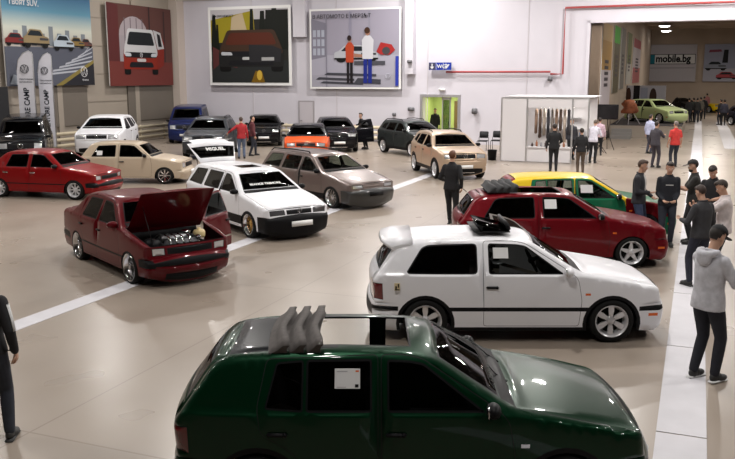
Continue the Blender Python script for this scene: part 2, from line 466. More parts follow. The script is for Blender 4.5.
# ------------------------------------------------------------------ car shapes
def clampx(P): return P
HATCH = [(1.96,.17),(2.05,.23),(2.08,.42),(2.06,.52),(1.99,.57),(1.96,.70,.05),(1.86,.785,.12),(1.38,.885,.3),(.95,.95),(.80,.985,.03),(.16,1.36,.12),(-.15,1.395,.2),(-.9,1.40,.3),(-1.42,1.365,.2),(-1.62,1.305,.08),(-1.86,.96,.08),(-1.94,.86),(-1.96,.58,.03),(-2.01,.53,.03),(-2.02,.36),(-1.95,.21),(-1.9,.17)]
SEDAN = [(1.93,.2),(2.0,.24),(2.06,.40),(2.05,.50),(1.94,.54),(1.92,.70,.03),(1.87,.77),(1.38,.87,.3),(.98,.925),(.83,.96,.03),(.30,1.335,.1),(.02,1.385,.2),(-.62,1.395,.2),(-.98,1.36,.1),(-1.1,1.32,.06),(-1.50,1.0,.06),(-1.72,.975),(-2.10,.945,.08),(-2.19,.86,.05),(-2.22,.57,.03),(-2.29,.52,.03),(-2.28,.36),(-2.2,.24),(-2.15,.2)]
SMALL = [(1.84,.2),(1.88,.25),(1.95,.37),(1.94,.46),(1.85,.49),(1.83,.70,.03),(1.77,.765),(1.3,.85,.3),(.88,.90),(.74,.93,.03),(.27,1.325,.1),(0,1.375,.2),(-.7,1.385,.2),(-1.18,1.35,.1),(-1.31,1.30,.05),(-1.60,.93,.06),(-1.66,.85),(-1.68,.53,.03),(-1.76,.48,.03),(-1.76,.36),(-1.7,.24),(-1.65,.2)]
WAGON = [(2.10,.18),(2.17,.23),(2.21,.42),(2.19,.52),(2.12,.56),(2.09,.68,.04),(2.02,.74,.06),(1.45,.87,.3),(1.02,.935),(.88,.97,.03),(.22,1.355,.12),(-.1,1.41,.2),(-1.0,1.43,.3),(-1.85,1.405,.2),(-2.0,1.355,.06),(-2.22,.97,.08),(-2.28,.9),(-2.30,.58,.03),(-2.35,.53,.03),(-2.35,.36),(-2.28,.21),(-2.22,.18)]
SUV = [(1.93,.27),(2.01,.33),(2.05,.50),(2.05,.62),(2.03,.70),(2.0,.86,.08),(1.90,.95,.12),(1.42,1.035,.3),(1.06,1.08),(.90,1.12,.03),(.28,1.49,.15),(-.1,1.56,.3),(-.9,1.575,.3),(-1.45,1.54,.2),(-1.68,1.48,.06),(-1.92,1.11,.08),(-1.98,1.02),(-2.0,.72,.05),(-2.05,.62,.05),(-2.04,.45),(-1.96,.32),(-1.9,.27)]
VAN = [(2.33,.26),(2.41,.34),(2.44,.50),(2.43,.62),(2.41,.72),(2.36,.95,.08),(2.25,1.07,.1),(1.98,1.14,.2),(1.78,1.19),(1.66,1.25,.03),(.98,1.83,.15),(.6,1.93,.3),(-.8,1.97,.3),(-2.2,1.96,.2),(-2.33,1.88,.08),(-2.42,1.25,.08),(-2.44,1.1),(-2.45,.7,.05),(-2.47,.62,.05),(-2.46,.45),(-2.4,.32),(-2.33,.26)]
DPROF = dict(HATCH=HATCH, SEDAN=SEDAN, SMALL=SMALL, WAGON=WAGON, SUV=SUV, VAN=VAN)
def scaled(P, sx, sz): return [(p[0] * sx, p[1] * sz) + tuple(p[2:]) for p in P]

def std_top(c, glass, rearglass=None, hood=None, gate=None, lampm=None, grille=BLACKP, bump=None, rbump=None, notch=False, bstrip=False, tint=.91, hl=(4.35, 5.6, .60, .97), grt=.52):
    k = 1 if notch else 0
    if bump: c.top('front_bumper', bump, [(0, -2), (3.85, -2), (3.85, 2), (0, 2)])
    if rbump: c.top('rear_bumper', rbump, [(17.25 + k, -2), (21 + 2 * k, -2), (21 + 2 * k, 2), (17.25 + k, 2)])
    if bstrip:
        c.top('front_bumper', BLACKP, [(2.3, -2), (3.0, -2), (3.0, 2), (2.3, 2)])
        c.top('front_bumper', BLACKP, [(.6, -.75), (1.5, -.75), (1.5, .75), (.6, .75)])
        c.top('rear_bumper', BLACKP, [(18 + k, -2), (18.8 + k, -2), (18.8 + k, 2), (18 + k, 2)])
    c.top('grille', grille, [(hl[0] + .05, -grt), (hl[1] - .1, -grt), (hl[1] - .1, grt), (hl[0] + .05, grt)], gap=.008)
    for sg in (1, -1):
        a, b = sorted((sg * hl[2], sg * hl[3]))
        c.top('headlight', lampm or LAMP, [(hl[0], a), (hl[1], a), (hl[1], b), (hl[0], b)], gap=.012)
    c.top('hood', hood, [(5.75, -.985), (8.75, -.985), (8.75, .985), (5.75, .985)], gap=.008)
    c.top('body', BLACKP, [(8.78, -.93), (9.12, -.95), (9.12, .95), (8.78, .93)])
    c.top('windshield', glass, [(9.14, -tint - .03), (9.93, -tint - .01), (9.93, tint + .01), (9.14, tint + .03)], seal=.022)
    if gate is not None:
        if notch: c.top('trunk_lid', gate, [(15.4, -.93), (18.6, -.93), (18.6, .93), (15.4, .93)], gap=.008)
        else: c.top('tailgate', gate, [(13.45, -.95), (17.15, -.95), (17.15, .95), (13.45, .95)], gap=.008)
    if rearglass: c.top('rear_window', rearglass, [(14.08, -.86), (14.95, -.9), (14.95, .9), (14.08, .86)], seal=.022)
def tails(c, notch=False, z0=.62, z1=.84, t=.70):
    k = 1 if notch else 0
    ka, kb = (17.4, 18.9) if notch else (15.95, 16.9)
    for sg in (1, -1):
        a, b = sorted((sg * t, sg * 2)); c.top('taillight', TAIL, [(ka, a), (kb, a), (kb, b), (ka, b)], gap=.006)
    x0 = c.x0 - .1; c.side('taillight', TAIL, [(x0, z0), (c.x0 + .15, z0), (c.x0 + .14, z1), (x0, z1)], gap=.005)
def sidemold(c, m, z0, z1, xa=None, xb=None):
    xa = c.x0 - .2 if xa is None else xa; xb = c.x1 + .2 if xb is None else xb
    A = sorted(c.arch)
    c.side('side_molding', m, [(A[0][0], z0), (A[1][0], z0), (A[1][0], z1), (A[0][0], z1)])
def bump_side(c, m, rm, zf, zr, xf, xr, part='front_bumper'):
    c.side('front_bumper', m, [(xf, 0), (c.x1 + .2, 0), (c.x1 + .2, zf), (xf, zf)])
    c.side('rear_bumper', rm, [(c.x0 - .2, 0), (xr, 0), (xr, zr), (c.x0 - .2, zr)])
def archring(c, m, w=.05):
    for q, (xa, za, ra) in enumerate(c.arch):
        c.side('wheel_arch_trim#%d' % q, m, [(xa + (ra + w) * math.cos(t), za + (ra + w) * math.sin(t)) for t in np.linspace(0, 2 * PI, 29)[:-1]])
def handle(objs, c, key, x, z, m, sgs=(1, -1), parts=None):
    for sg in sgs:
        o = objs.get((key, sg))
        if not o: continue
        y = sg * (float(c.hw(np.array([x]), np.array([z]))[0]) + .012)
        mb = MB(); mb.box((x, y, z), (.17, .03, .032), m, bevel=.01); mb.box((x + .06, y + sg * .002, z), (.03, .034, .036), m, bevel=.008)
        q = mb.build('door_handle', o)
        mv = c.moves.get((key, sg))
        if mv is not None: q.data.transform(mv)
def finish(root, c, xf, xr, wheels, style, rad, rr, rm, wy, zoff=0, cowl=.8, floor=.28, drop=.04):
    cabin(root, c, xf, xr, zoff, cowl, floor); root.location.z -= drop
    for xa in wheels:
        for sg in (1, -1): wheel(root, (xa, sg * wy, rad + drop), sg == 1, style, rad, rr, rm)

def third_golf(root, pm, doors=3, far=None, roofk=13.0, style='six', bump=None, mold=BLACKP, glass=GLD, side_m=None, open_roof=False, moves=None, rearg=GLD, hoodm=None, gatem=None, doorm=None, arch=.345, tyre=.295, strips=True, rimr=.215, rimm=None, frontm=None, indm=None, roofm=None):
    c = Car(HATCH, 1.695, .94, .565, [(1.2375, .30, arch), (-1.2375, .30, arch)], sill=.21)
    c.moves = moves or {}
    bump = bump or pm; hoodm = hoodm or pm; gatem = gatem or pm; doorm = doorm or pm
    std_top(c, glass, rearg, hoodm, gatem, bump=bump, rbump=bump, bstrip=strips)
    if frontm: c.side('body', frontm, [(.80, .1), (2.3, .1), (2.3, 1.0), (.9, 1.0), (.8, .95)])
    bump_side(c, bump, bump, .57, .57, 1.62, -1.62)
    tails(c)
    side_m = side_m or glass
    if doors == 3:
        D = [(-.47, .27), (.80, .27), (.83, .62), (.78, .90), (.70, .985), (.10, 1.345), (-.05, 1.372), (-.47, 1.375)]
        c.side('door', doorm, rnd(D, .04, 2), gap=.006)
        W1 = [(.60, .965), (.10, 1.315), (-.02, 1.335), (-.405, 1.345), (-.405, .965)]
        W2 = [(-.55, .965), (-.55, 1.345), (-1.20, 1.325), (-1.29, 1.29), (-1.49, .99), (-1.46, .965)]
        c.side('side_window#1', glass, rnd(W1, .04, 3), seal=.018, par='door'); c.side('side_window#2', side_m or glass, rnd(W2, .06, 3), seal=.018)
    else:
        D1 = [(-.25, .27), (.80, .27), (.83, .62), (.78, .90), (.70, .985), (.10, 1.345), (-.05, 1.372), (-.25, 1.375)]
        D2 = [(-.27, .27), (-.27, 1.375), (-1.18, 1.345), (-1.25, 1.0), (-1.22, .80), (-.98, .66), (-.86, .5), (-.84, .27)]
        c.side('door#f', doorm, rnd(D1, .04, 2), gap=.006); c.side('door#r', doorm, rnd(D2, .04, 2), gap=.006)
        c.side('side_window#1', glass, rnd([(.60, .965), (.10, 1.315), (-.02, 1.335), (-.20, 1.342), (-.20, .965)], .03, 3), seal=.018, par='door#f')
        c.side('side_window#2', side_m or glass, rnd([(-.32, .965), (-.32, 1.345), (-.855, 1.34), (-.855, .965)], .03, 3), seal=.018, par='door#r')
        c.side('side_window#3', side_m or glass, rnd([(-.875, .965), (-.875, 1.338), (-1.10, 1.32), (-1.19, .985)], .03, 3), seal=.016, par='door#r')
    if far is not None:
        for f in list(c.sidef):
            if f[0].startswith('side_window') and f[1] is not BLACKP: c.sidef.append((f[0], far, f[2], 1))
    if mold:
        if strips: archring(c, mold, .045)
        sidemold(c, mold, .475, .53)
        c.side('front_bumper', BLACKP, [(1.60, .475), (2.3, .475), (2.3, .535), (1.60, .535)]); c.side('rear_bumper', BLACKP, [(-1.6, .475), (-2.3, .475), (-2.3, .535), (-1.6, .535)])
    c.side('sill', BLACKP, [(-.93, .1), (.93, .1), (.93, .255), (-.93, .255)])
    c.side('indicator', ORG, [(1.73, .40), (1.86, .40), (1.86, .44), (1.73, .44)])
    c.side('indicator#2', indm or ORG, [(.87, .69), (.94, .69), (.94, .72), (.87, .72)])
    if roofm: c.top('roof_panel', roofm, [(11.6, -.93), (13.42, -.93), (13.42, .93), (11.6, .93)])
    if open_roof:
        c.top('hole', BLACKP, [(10.50, -.82), (roofk, -.82), (roofk, .82), (10.50, .82)], seal=.02)
    objs = c.build(root, pm)
    handle(objs, c, 'door', -.36, .80, BLACKP); handle(objs, c, 'door#f', -.13, .80, BLACKP); handle(objs, c, 'door#r', -1.08, .80, BLACKP)
    finish(root, c, .02, -.92, (1.2375, -1.2375), style, tyre, rimr, rimm or SILVER, .74)
    mb = MB()
    for a in (-.18, .32): mb.tube([(.86, a, .995), (.76, a + .05, 1.05), (.66, a + .40, 1.115 - .05 * ((a + .4) / .75) ** 2)], .007, BLACKP, 6)
    mb.build('wiper', root)
    return c, objs

def canvas_folds(root, c, x0, x1, m, n=3, w=1.06, h=.13, z=1.43):
    """a fabric roof pushed back into upright pleats"""
    mb = MB(); st = (x0 - x1) / n
    prof = []
    for k in range(n):
        xa = x0 - k * st
        prof += [(xa, z), (xa - st * .12, z + h * .55), (xa - st * .08 + .015, z + h * (1 - .06 * k)), (xa - st * .38, z + h * (.96 - .06 * k)), (xa - st * .62, z + h * .45), (xa - st * .85, z + .02)]
    prof.append((x1 - .02, z))
    W = np.linspace(-1, 1, 15); rows = []
    for (x, zz) in prof:
        rows.append([mb.bm.verts.new((x + .02 * math.sin(5 * t) * (zz - z) / h - .03 * (1 - t * t), t * w / 2 * (1 + .05 * (zz - z) / h), (zz if abs(t) < .98 else max(z - .01, zz - .02)) + .03 * (1 - t * t))) for t in W])
    i = mb.mi(m)
    for a, b in zip(rows, rows[1:]):
        for j in range(len(W) - 1): f = mb.bm.faces.new((a[j], a[j + 1], b[j + 1], b[j])); f.material_index = i; f.smooth = True
    for j in (0, len(W) - 1):
        for q in range(n):
            r6 = rows[q * 6:q * 6 + 7]
            f = mb.bm.faces.new([r[j] for r in r6]); f.material_index = i
    return mb.build('folded_fabric_roof', root)
def generic(root, P, W, zb, wr, ax, tr, pm, doors, wins, style='multi', rr=None, rm=None, sill=.24, arch=None, notch=False, glass=GLD, bump=None, hood=None, gate=None,
            mold=None, hl=(4.35, 5.6, .60, .97), bside=(.57, .57, 1.6, -1.6), tail=(.62, .84, .7), grt=.52, grille=BLACKP, lampm=None, rearg=GLD, moves=None, extra=None, xf=0, xr=-.95, zoff=0,
            doorm=None, trim=None, handlem=BLACKP, mirm=None, bstrip=False, wy=None, plates=True, sunroof=False, rails=False, tint=.91, hx=None, mirrors=(1, -1), grid=.11):
    arch = arch or tr + .045
    c = Car(P, W, zb, wr, [(ax[0], tr, arch), (ax[1], tr, arch)], sill=sill, grid=grid); c.moves = moves or {}
    std_top(c, glass, rearg, hood or pm, gate or pm, bump=bump or pm, rbump=bump or pm, notch=notch, hl=hl, grt=grt, grille=grille, lampm=lampm, bstrip=bstrip, tint=tint)
    bump_side(c, bump or pm, bump or pm, bside[0], bside[1], bside[2], bside[3])
    tails(c, notch, *tail)
    if bstrip:
        c.side('front_bumper', BLACKP, [(bside[2], .40), (3, .40), (3, .53), (bside[2], .53)]); c.side('rear_bumper', BLACKP, [(bside[3], .40), (-3, .40), (-3, .53), (bside[3], .53)])
    for k, D in enumerate(doors): c.side('door#%d' % k, doorm or pm, rnd(D, .04, 2), gap=.006)
    for k, (Wn, dk) in enumerate(wins): c.side('side_window#%d' % k, glass if k < 2 else rearg or glass, rnd(Wn, .035, 2), seal=.02, par=('door#%d' % dk) if dk is not None else None)
    if mold: sidemold(c, mold[0], mold[1], mold[2])
    if trim:
        archring(c, trim, .06); c.side('sill', trim, [(ax[1] + .3, .1), (ax[0] - .3, .1), (ax[0] - .3, sill + .12), (ax[1] + .3, sill + .12)])
    if sunroof: c.top('sunroof', GLP, [(10.9, -.5), (11.55, -.5), (11.55, .5), (10.9, .5)], gap=.012)
    if extra: extra(c)
    objs = c.build(root, pm)
    for k, D in enumerate(doors):
        xr_ = min(p[0] for p in D); handle(objs, c, 'door#%d' % k, xr_ + .14 if hx is None else hx[k], zb - .13, handlem)
    finish(root, c, xf, xr, ax, style, tr, rr or tr * .72, rm or SILVER, wy or W / 2 - .10, zoff, P[9][0], sill + .06)
    for sg in mirrors: mirror(root, c, mirm or BLACKP, only=(sg,))
    if rails:
        for sg in (1, -1):
            pts = [(x, sg * (wr - .06), z + .045) for x, z in [(p[0], p[1]) for p in P[11:15]]]
            mb = MB(); mb.tube([(pts[0][0] + .05, pts[0][1], pts[0][2] - .05)] + pts[:-1] + [(pts[-1][0], pts[-1][1], pts[-1][2] - .04)], .018, BLACKP, 8); mb.build('roof_rail', root)
    if plates: plate(root, c, z=.42 if W < 1.75 else .5); plate(root, c, False, z=.42 if W < 1.75 else .5, off=.04)
    return c, objs
def saloon(root, pm, **k):       # boxy three-box car
    D1 = [(-.22, .27), (.82, .27), (.85, .60), (.82, .92), (.26, 1.315), (.1, 1.345), (-.22, 1.355)]
    D2 = [(-.24, .27), (-.24, 1.355), (-.95, 1.335), (-1.12, .95), (-.98, .66), (-.86, .5), (-.84, .27)]
    W = [([(.70, .945), (.22, 1.285), (.08, 1.31), (-.17, 1.315), (-.17, .945)], 0), ([(-.28, .945), (-.28, 1.315), (-.86, 1.30), (-1.0, .945)], 1)]
    a = dict(bside=(.54, .57, 1.6, -1.62), tail=(.60, .86, .6), notch=True, wy=.73, mold=(BLACKP, .46, .49)); a.update(k)
    return generic(root, SEDAN, 1.67, .92, .57, (1.2375, -1.2375), .285, pm, [D1, D2], W, **a)
def small_hatch(root, pm, doors3=True, **k):
    D1 = [(-.35, .27), (.76, .27), (.80, .60), (.76, .90), (.24, 1.30), (.1, 1.335), (-.35, 1.345)]
    W = [([(.63, .925), (.20, 1.275), (.06, 1.30), (-.29, 1.305), (-.29, .925)], 0), ([(-.42, .925), (-.42, 1.305), (-1.02, 1.28), (-1.24, .925)], None)]
    a = dict(bside=(.49, .53, 1.55, -1.4), tail=(.60, .80, .62), bump=BLACKP, style='steel', wy=.70, grt=.60, hl=(4.35, 5.5, .64, .95)); a.update(k)
    return generic(root, SMALL, 1.61, .90, .56, (1.2, -1.2), .28, pm, [D1], W, **a)
def estate(root, pm, **k):
    D1 = [(-.20, .27), (.86, .27), (.90, .60), (.86, .93), (.18, 1.335), (0, 1.365), (-.20, 1.37)]
    D2 = [(-.22, .27), (-.22, 1.37), (-1.10, 1.37), (-1.18, .95), (-1.05, .70), (-.93, .5), (-.90, .27)]
    W = [([(.74, .955), (.13, 1.305), (0, 1.325), (-.15, 1.33), (-.15, .955)], 0), ([(-.27, .955), (-.27, 1.33), (-1.02, 1.335), (-1.08, .955)], 1), ([(-1.20, .955), (-1.15, 1.335), (-1.78, 1.315), (-2.05, .97)], None)]
    a = dict(bside=(.56, .56, 1.7, -1.75), tail=(.62, .86, .72), bump=BLACKP, wy=.75, xf=.05, xr=-.95, rearg=GLD); a.update(k)
    return generic(root, WAGON, 1.705, .93, .575, (1.31, -1.31), .30, pm, [D1, D2], W, **a)
def suv(root, pm, sx=1.0, sz=1.0, W=1.80, **k):
    P = scaled(SUV, sx, sz); q = lambda L: [(x * sx, z * sz) for x, z in L]
    D1 = q([(-.22, .36), (.84, .36), (.90, .70), (.86, 1.08), (.24, 1.46), (0, 1.505), (-.22, 1.515)])
    D2 = q([(-.24, .36), (-.24, 1.515), (-1.02, 1.49), (-1.16, 1.1), (-1.02, .88), (-.92, .6), (-.90, .36)])
    Wn = [(q([(.76, 1.10), (.20, 1.43), (0, 1.465), (-.17, 1.47), (-.17, 1.09)]), 0), (q([(-.29, 1.09), (-.29, 1.47), (-.96, 1.455), (-1.08, 1.12)]), 1), (q([(-1.16, 1.14), (-1.06, 1.45), (-1.38, 1.41), (-1.55, 1.20)]), None)]
    a = dict(bside=(.48 * sz, .55 * sz, 1.62 * sx, -1.65 * sx), tail=(.86 * sz, 1.03 * sz, .62), bump=None, trim=BLACKP, wy=W / 2 - .11, xf=.0, xr=-.95, zoff=.14, hl=(4.3, 5.4, .56, 1.0), grt=.5, glass=GLP, rearg=GLP, sill=.30, tint=.90, rails=True, grid=.13); a.update(k)
    ex0 = a.get('extra')
    def ex(c):
        if ex0: ex0(c)
        c.top('lower_grille', BLACKP, [(.3, -.95), (1.55, -.95), (1.75, -.6), (1.75, .6), (1.55, .95), (.3, .95)])
        c.top('skid_plate', CHROME, [(.9, -.5), (1.05, -.5), (1.05, .5), (.9, .5)])
    a['extra'] = ex
    c, o = generic(root, P, W, 1.08 * sz, .60 * W / 1.76, (1.275 * sx, -1.275 * sx), .335 * (sx + sz) / 2, pm, [D1, D2], Wn, **a)
    return c, o
def van(root, pm, **k):
    D1 = [(.55, .36), (1.55, .36), (1.66, .80), (1.62, 1.2), (.92, 1.80), (.55, 1.84)]
    D2 = [(-.60, .36), (.53, .36), (.53, 1.85), (-.60, 1.86)]
    Wn = [([(1.50, 1.24), (.88, 1.74), (.62, 1.77), (.62, 1.16)], 0), ([(.45, 1.16), (.45, 1.78), (-.52, 1.79), (-.52, 1.16)], 1), ([(-.75, 1.16), (-.75, 1.79), (-2.1, 1.77), (-2.18, 1.16)], None)]
    a = dict(bside=(.66, .66, 1.95, -1.95), tail=(.85, 1.25, .75), wy=.82, xf=1.0, xr=-.3, zoff=.3, hl=(4.35, 5.5, .60, .98), grt=.56, glass=GLP, rearg=GLP, sill=.32, grid=.14, tint=.88); a.update(k)
    return generic(root, VAN, 1.90, 1.14, .72, (1.5, -1.5), .34, pm, [D1, D2], Wn, **a)
# ------------------------------------------------------------------ people
SKIN = mat('skin', (.50, .29, .20), .55); EYE = mat('eye_white', (.6, .6, .58), .3); PUP = mat('pupil', (.02, .015, .01), .2)
LIP = mat('lips', (.40, .16, .13), .5)
def remeshed(mb, name, vox, parent, m, smooth=4):
    me = bpy.data.meshes.new('t'); bmesh.ops.recalc_face_normals(mb.bm, faces=mb.bm.faces[:]); mb.bm.to_mesh(me); mb.bm.free()
    o = bpy.data.objects.new('t', me); COL.objects.link(o)
    r = o.modifiers.new('r', 'REMESH'); r.mode = 'VOXEL'; r.voxel_size = vox; r.use_smooth_shade = True
    q = o.modifiers.new('s', 'SMOOTH'); q.iterations = smooth; q.factor = .5
    dg = bpy.context.evaluated_depsgraph_get(); dg.update()
    nm = bpy.data.meshes.new_from_object(o.evaluated_get(dg)); nm.name = name
    bpy.data.objects.remove(o); bpy.data.meshes.remove(me)
    nm.materials.clear(); nm.materials.append(m)
    nm.polygons.foreach_set('use_smooth', [True] * len(nm.polygons)); nm.update()
    return link(name, nm, parent)
def loft(mb, secs, n=20):
    """secs: (centre, rx, ry, yaw) stacked ellipses, closed"""
    rings = []
    for (c, rx, ry) in secs:
        c = Vector(c); rings.append([mb.bm.verts.new(c + Vector((rx * math.copysign(abs(math.cos(t)) ** .85, math.cos(t)), ry * math.copysign(abs(math.sin(t)) ** .85, math.sin(t)), 0))) for t in [2 * PI * k / n for k in range(n)]])
    mb.mi(SKIN)
    for a, b in zip(rings, rings[1:]):
        for j in range(n): mb.bm.faces.new((a[j], a[(j + 1) % n], b[(j + 1) % n], b[j]))
    mb.bm.faces.new(rings[0][::-1]); mb.bm.faces.new(rings[-1])
def limb(mb, pts, rads, n=12):
    P = [Vector(p) for p in pts]
    for (a, b, ra, rb) in zip(P, P[1:], rads, rads[1:]):
        mb.cyl(a, b, ra, SKIN, rb, n=n)
    for p, r in zip(P, rads): mb.ball(p, r, SKIN, n=12)
def ik(a, b, l1, l2, pole):
    a = Vector(a); b = Vector(b); d = b - a; L = min(d.length, (l1 + l2) * .999); dn = d.normalized(); b = a + dn * L
    x = (l1 * l1 - l2 * l2 + L * L) / (2 * L); h = math.sqrt(max(0, l1 * l1 - x * x)); pole = Vector(pole); pole = (pole - dn * pole.dot(dn)).normalized()
    return a + dn * x + pole * h, b
def hand(mb, wrist, d, pn, side, curl=.5, s=1.0):
    """palm, four bent fingers and a thumb; d along the hand, pn palm normal"""
    d = d.normalized(); pn = (pn - d * pn.dot(d)).normalized(); x = d.cross(pn) * side
    i = mb.mi(SKIN)
    secs = [(0, .026, .019), (.03, .034, .016), (.07, .042, .015), (.092, .041, .013)]
    rings = [[mb.bm.verts.new(wrist + d * (q * s) + x * (rx * math.cos(t) * s) + pn * (ry * math.sin(t) * s)) for t in [2 * PI * k / 12 for k in range(12)]] for (q, rx, ry) in secs]
    for a, b in zip(rings, rings[1:]):
        for j in range(12): f = mb.bm.faces.new((a[j], a[(j + 1) % 12], b[(j + 1) % 12], b[j])); f.material_index = i; f.smooth = True
    mb.bm.faces.new(rings[-1]).material_index = i
    for k, (off, L) in enumerate([(.030, .072), (.010, .080), (-.010, .075), (-.029, .060)]):
        p = wrist + d * (.084 * s) + x * (off * s); pts = [p]; a = 0
        for seg in (.45, .32, .23):
            a += curl * (.9 if seg > .4 else 1.1); dd = d * math.cos(a) + pn * math.sin(a); p = p + dd * (L * seg * s); pts.append(p)
        mb.tube(pts, [.0088 * s, .0083 * s, .0075 * s, .0055 * s], SKIN, 8)
    p = wrist + d * (.03 * s) + x * (.028 * s); t = (d * .62 + x * .7 + pn * .25).normalized(); t2 = (d * .85 + x * .15 + pn * .5).normalized()
    mb.tube([p, p + t * .042 * s, p + t * .042 * s + t2 * .03 * s, p + t * .042 * s + t2 * .052 * s], [.013 * s, .0105 * s, .009 * s, .006 * s], SKIN, 8)

def person(label, x, y, face, top=(.02, .02, .022), pants=(.03, .035, .05), shoes=(.02, .02, .02), hair=(.02, .013, .01), h=1.78, female=False,
           fl=(-.10, 0), fr=(.10, 0), hl=None, hr=None, lean=0.0, leanx=0.0, yaw=0, nod=0, sleeve='long', hood=False, cap=None, longhair=False, det=1, group=None,
           shirt=None, curl=.5, phone=None, heel=(0, 0), topn='jacket', jl=.86, sole=None, beard=False, z=0.0, bag=None, palm=None):
    sc = h / 1.78
    if z == 0 and RUN0 - .1 < Vector((x, y, 0)).dot(V) < RUN1 + .1: z = .0075
    root = empty('person', (x, y, z), R(face - 90), label, 'person', group); root.scale = (sc, sc, sc)
    vox = {0: .028, 1: .017, 2: .012}[det]
    wf = .92 if female else 1.0
    pel = Vector((0, 0, .94)); hipz = .92
    def sp(z):                     # spine leans
        t = max(0, (z - .95) / .55); return Vector((leanx * t, lean * t, z - .25 * t * t * (abs(lean) + abs(leanx)) * .4))
    ankL = Vector((fl[0], fl[1], .095 + heel[0])); ankR = Vector((fr[0], fr[1], .095 + heel[1]))
    legs = []
    for sg, an in ((-1, ankL), (1, ankR)):
        hp = Vector((.092 * sg, 0, hipz)); kn, an2 = ik(hp, an, .435, .415, (0.02 * sg, 1, 0)); legs.append((hp, kn, an2))
    arms = []
    for sg, hd in ((-1, hl), (1, hr)):
        sh = sp(1.395) + Vector((.168 * sg * wf, 0, 0))
        tgt = Vector(hd) if hd else sp(.93) * 1 + Vector((.27 * sg, .06, -.05))
        el, wr = ik(sh, tgt, .285, .255, (sg * .5, -1, -.25)); arms.append((sh, el, wr))
    nk = sp(1.50); fwd = Vector((math.sin(R(-yaw)), math.cos(R(yaw)), 0))
    hq = Matrix.Rotation(R(yaw), 3, 'Z') @ Matrix.Rotation(R(-nod), 3, 'X')
    hc = nk + Vector((0, .015, .06)) + hq @ Vector((0, .01, .095))
    # --- body
    mb = MB()
    loft(mb, [(sp(.86), .15 * wf, .10), (sp(.95), .15, .105), (sp(1.08), .125 * wf, .09), (sp(1.25), .15 * wf, .105), (sp(1.40), .165 * wf, .10), (sp(1.47), .10, .07)])
    for (a, k, an) in legs: limb(mb, [a, k, an], [.075, .052, .038])
    for (a, e, wv) in arms: limb(mb, [a, a.lerp(e, .5), e, e.lerp(wv, .4), wv], [.05, .045, .037, .038, .026])
    limb(mb, [nk - Vector((0, .01, .06)), nk + (hc - nk) * .5], [.058, .052])
    mb.ball(hc + hq @ Vector((0, -.012, .03)), (.077, .095, .095), SKIN, hq, 20); mb.ball(hc + hq @ Vector((0, .022, -.035)), (.064, .074, .085), SKIN, hq, 16)
    mb.ball(hc + hq @ Vector((0, .098, -.018)), (.012, .016, .022), SKIN, hq, 10); mb.ball(hc + hq @ Vector((0, .07, -.105)), (.028, .024, .02), SKIN, hq, 10)
    for sg in (-1, 1): mb.ball(hc + hq @ Vector((.078 * sg, -.005, -.01)), (.012, .022, .032), SKIN, hq, 10)
    b = remeshed(mb, 'body', min(vox, .014) if det else vox, root, SKIN, 2)
    mb = MB(); mb.bm.from_mesh(b.data); mb.mats = [SKIN]
    for q, (a, e, wv) in enumerate(arms):
        sg = (-1, 1)[q]; d = (wv - e).normalized()
        pn = Vector(palm[q]) if palm and palm[q] else (Vector((-sg, 0, 0)) if d.z < -.5 else Vector((-sg * .3, .1, 1)))
        cu = curl[q] if hasattr(curl, '__len__') else curl
        hand(mb, wv, d, pn, 1 if q == 0 else -1, cu)
    old = b.data; nm = bpy.data.meshes.new('body'); mb.bm.to_mesh(nm); mb.bm.free(); nm.materials.append(SKIN); b.data = nm; bpy.data.meshes.remove(old)
    # --- face
    if det:
        for sg in (-1, 1):
            m2 = MB(); m2.ball(hc + hq @ Vector((.03 * sg, .078, .008)), .0105, EYE, n=10); m2.ball(hc + hq @ Vector((.031 * sg, .0855, .008)), .006, PUP, n=8); m2.build('eye', root)
        m2 = MB(); m2.ball(hc + hq @ Vector((0, .088, -.06)), (.022, .009, .006), LIP, hq, 10); m2.build('mouth', root)
    # --- hair / cap
    hm = mat('hair_%d_%d' % (int(hair[0] * 900), int(hair[2] * 900)), hair, .65)
    m2 = MB(); t = bmesh.new(); bmesh.ops.create_uvsphere(t, u_segments=24, v_segments=16, radius=1)
    for v in list(t.verts):
        c = v.co
        lim = .36 if c.y > .55 else (.30 - .65 * (.55 - c.y)) if c.y > -.2 else (-.9 if not longhair else -1)
        if abs(c.x) > .8 and c.y > .1: lim = max(lim, .1)
        if c.z < lim + .0: t.verts.remove(v)
    m2.merge(t, Matrix.Translation(hc + hq @ Vector((0, -.016, .034))) @ hq.to_4x4() @ Matrix.Diagonal((.084, .104, .101, 1)), hm)
    if longhair:
        m2.ball(hc + hq @ Vector((0, -.07, -.08)), (.085, .05, .15), hm, hq, 14)
    else: m2.ball(hc + hq @ Vector((0, .035, .10)), (.058, .05, .034), hm, hq, 12)
    ho = m2.build('hair', root)
    if beard:
        m2 = MB(); m2.ball(hc + hq @ Vector((0, .045, -.075)), (.058, .06, .05), hm, hq, 14); m2.build('beard', root)
    if cap:
        cm = mat('cap_%d' % int(cap[0] * 900), cap, .8); m2 = MB(); t = bmesh.new(); bmesh.ops.create_uvsphere(t, u_segments=24, v_segments=16, radius=1)
        for v in list(t.verts):
            if v.co.z < .02: t.verts.remove(v)
        m2.merge(t, Matrix.Translation(hc + hq @ Vector((0, -.008, .045))) @ hq.to_4x4() @ Matrix.Diagonal((.093, .112, .10, 1)), cm)
        m2.ball(hc + hq @ Vector((0, .13, .05)), (.07, .075, .008), cm, hq, 16); m2.ball(hc + hq @ Vector((0, -.008, .145)), .01, cm, n=8); m2.build('cap', root)
    # --- trousers
    pm = mat('cloth_%d_%d_%d' % tuple(int(c * 999) for c in pants), pants, .85, noise=.2, nscale=12)
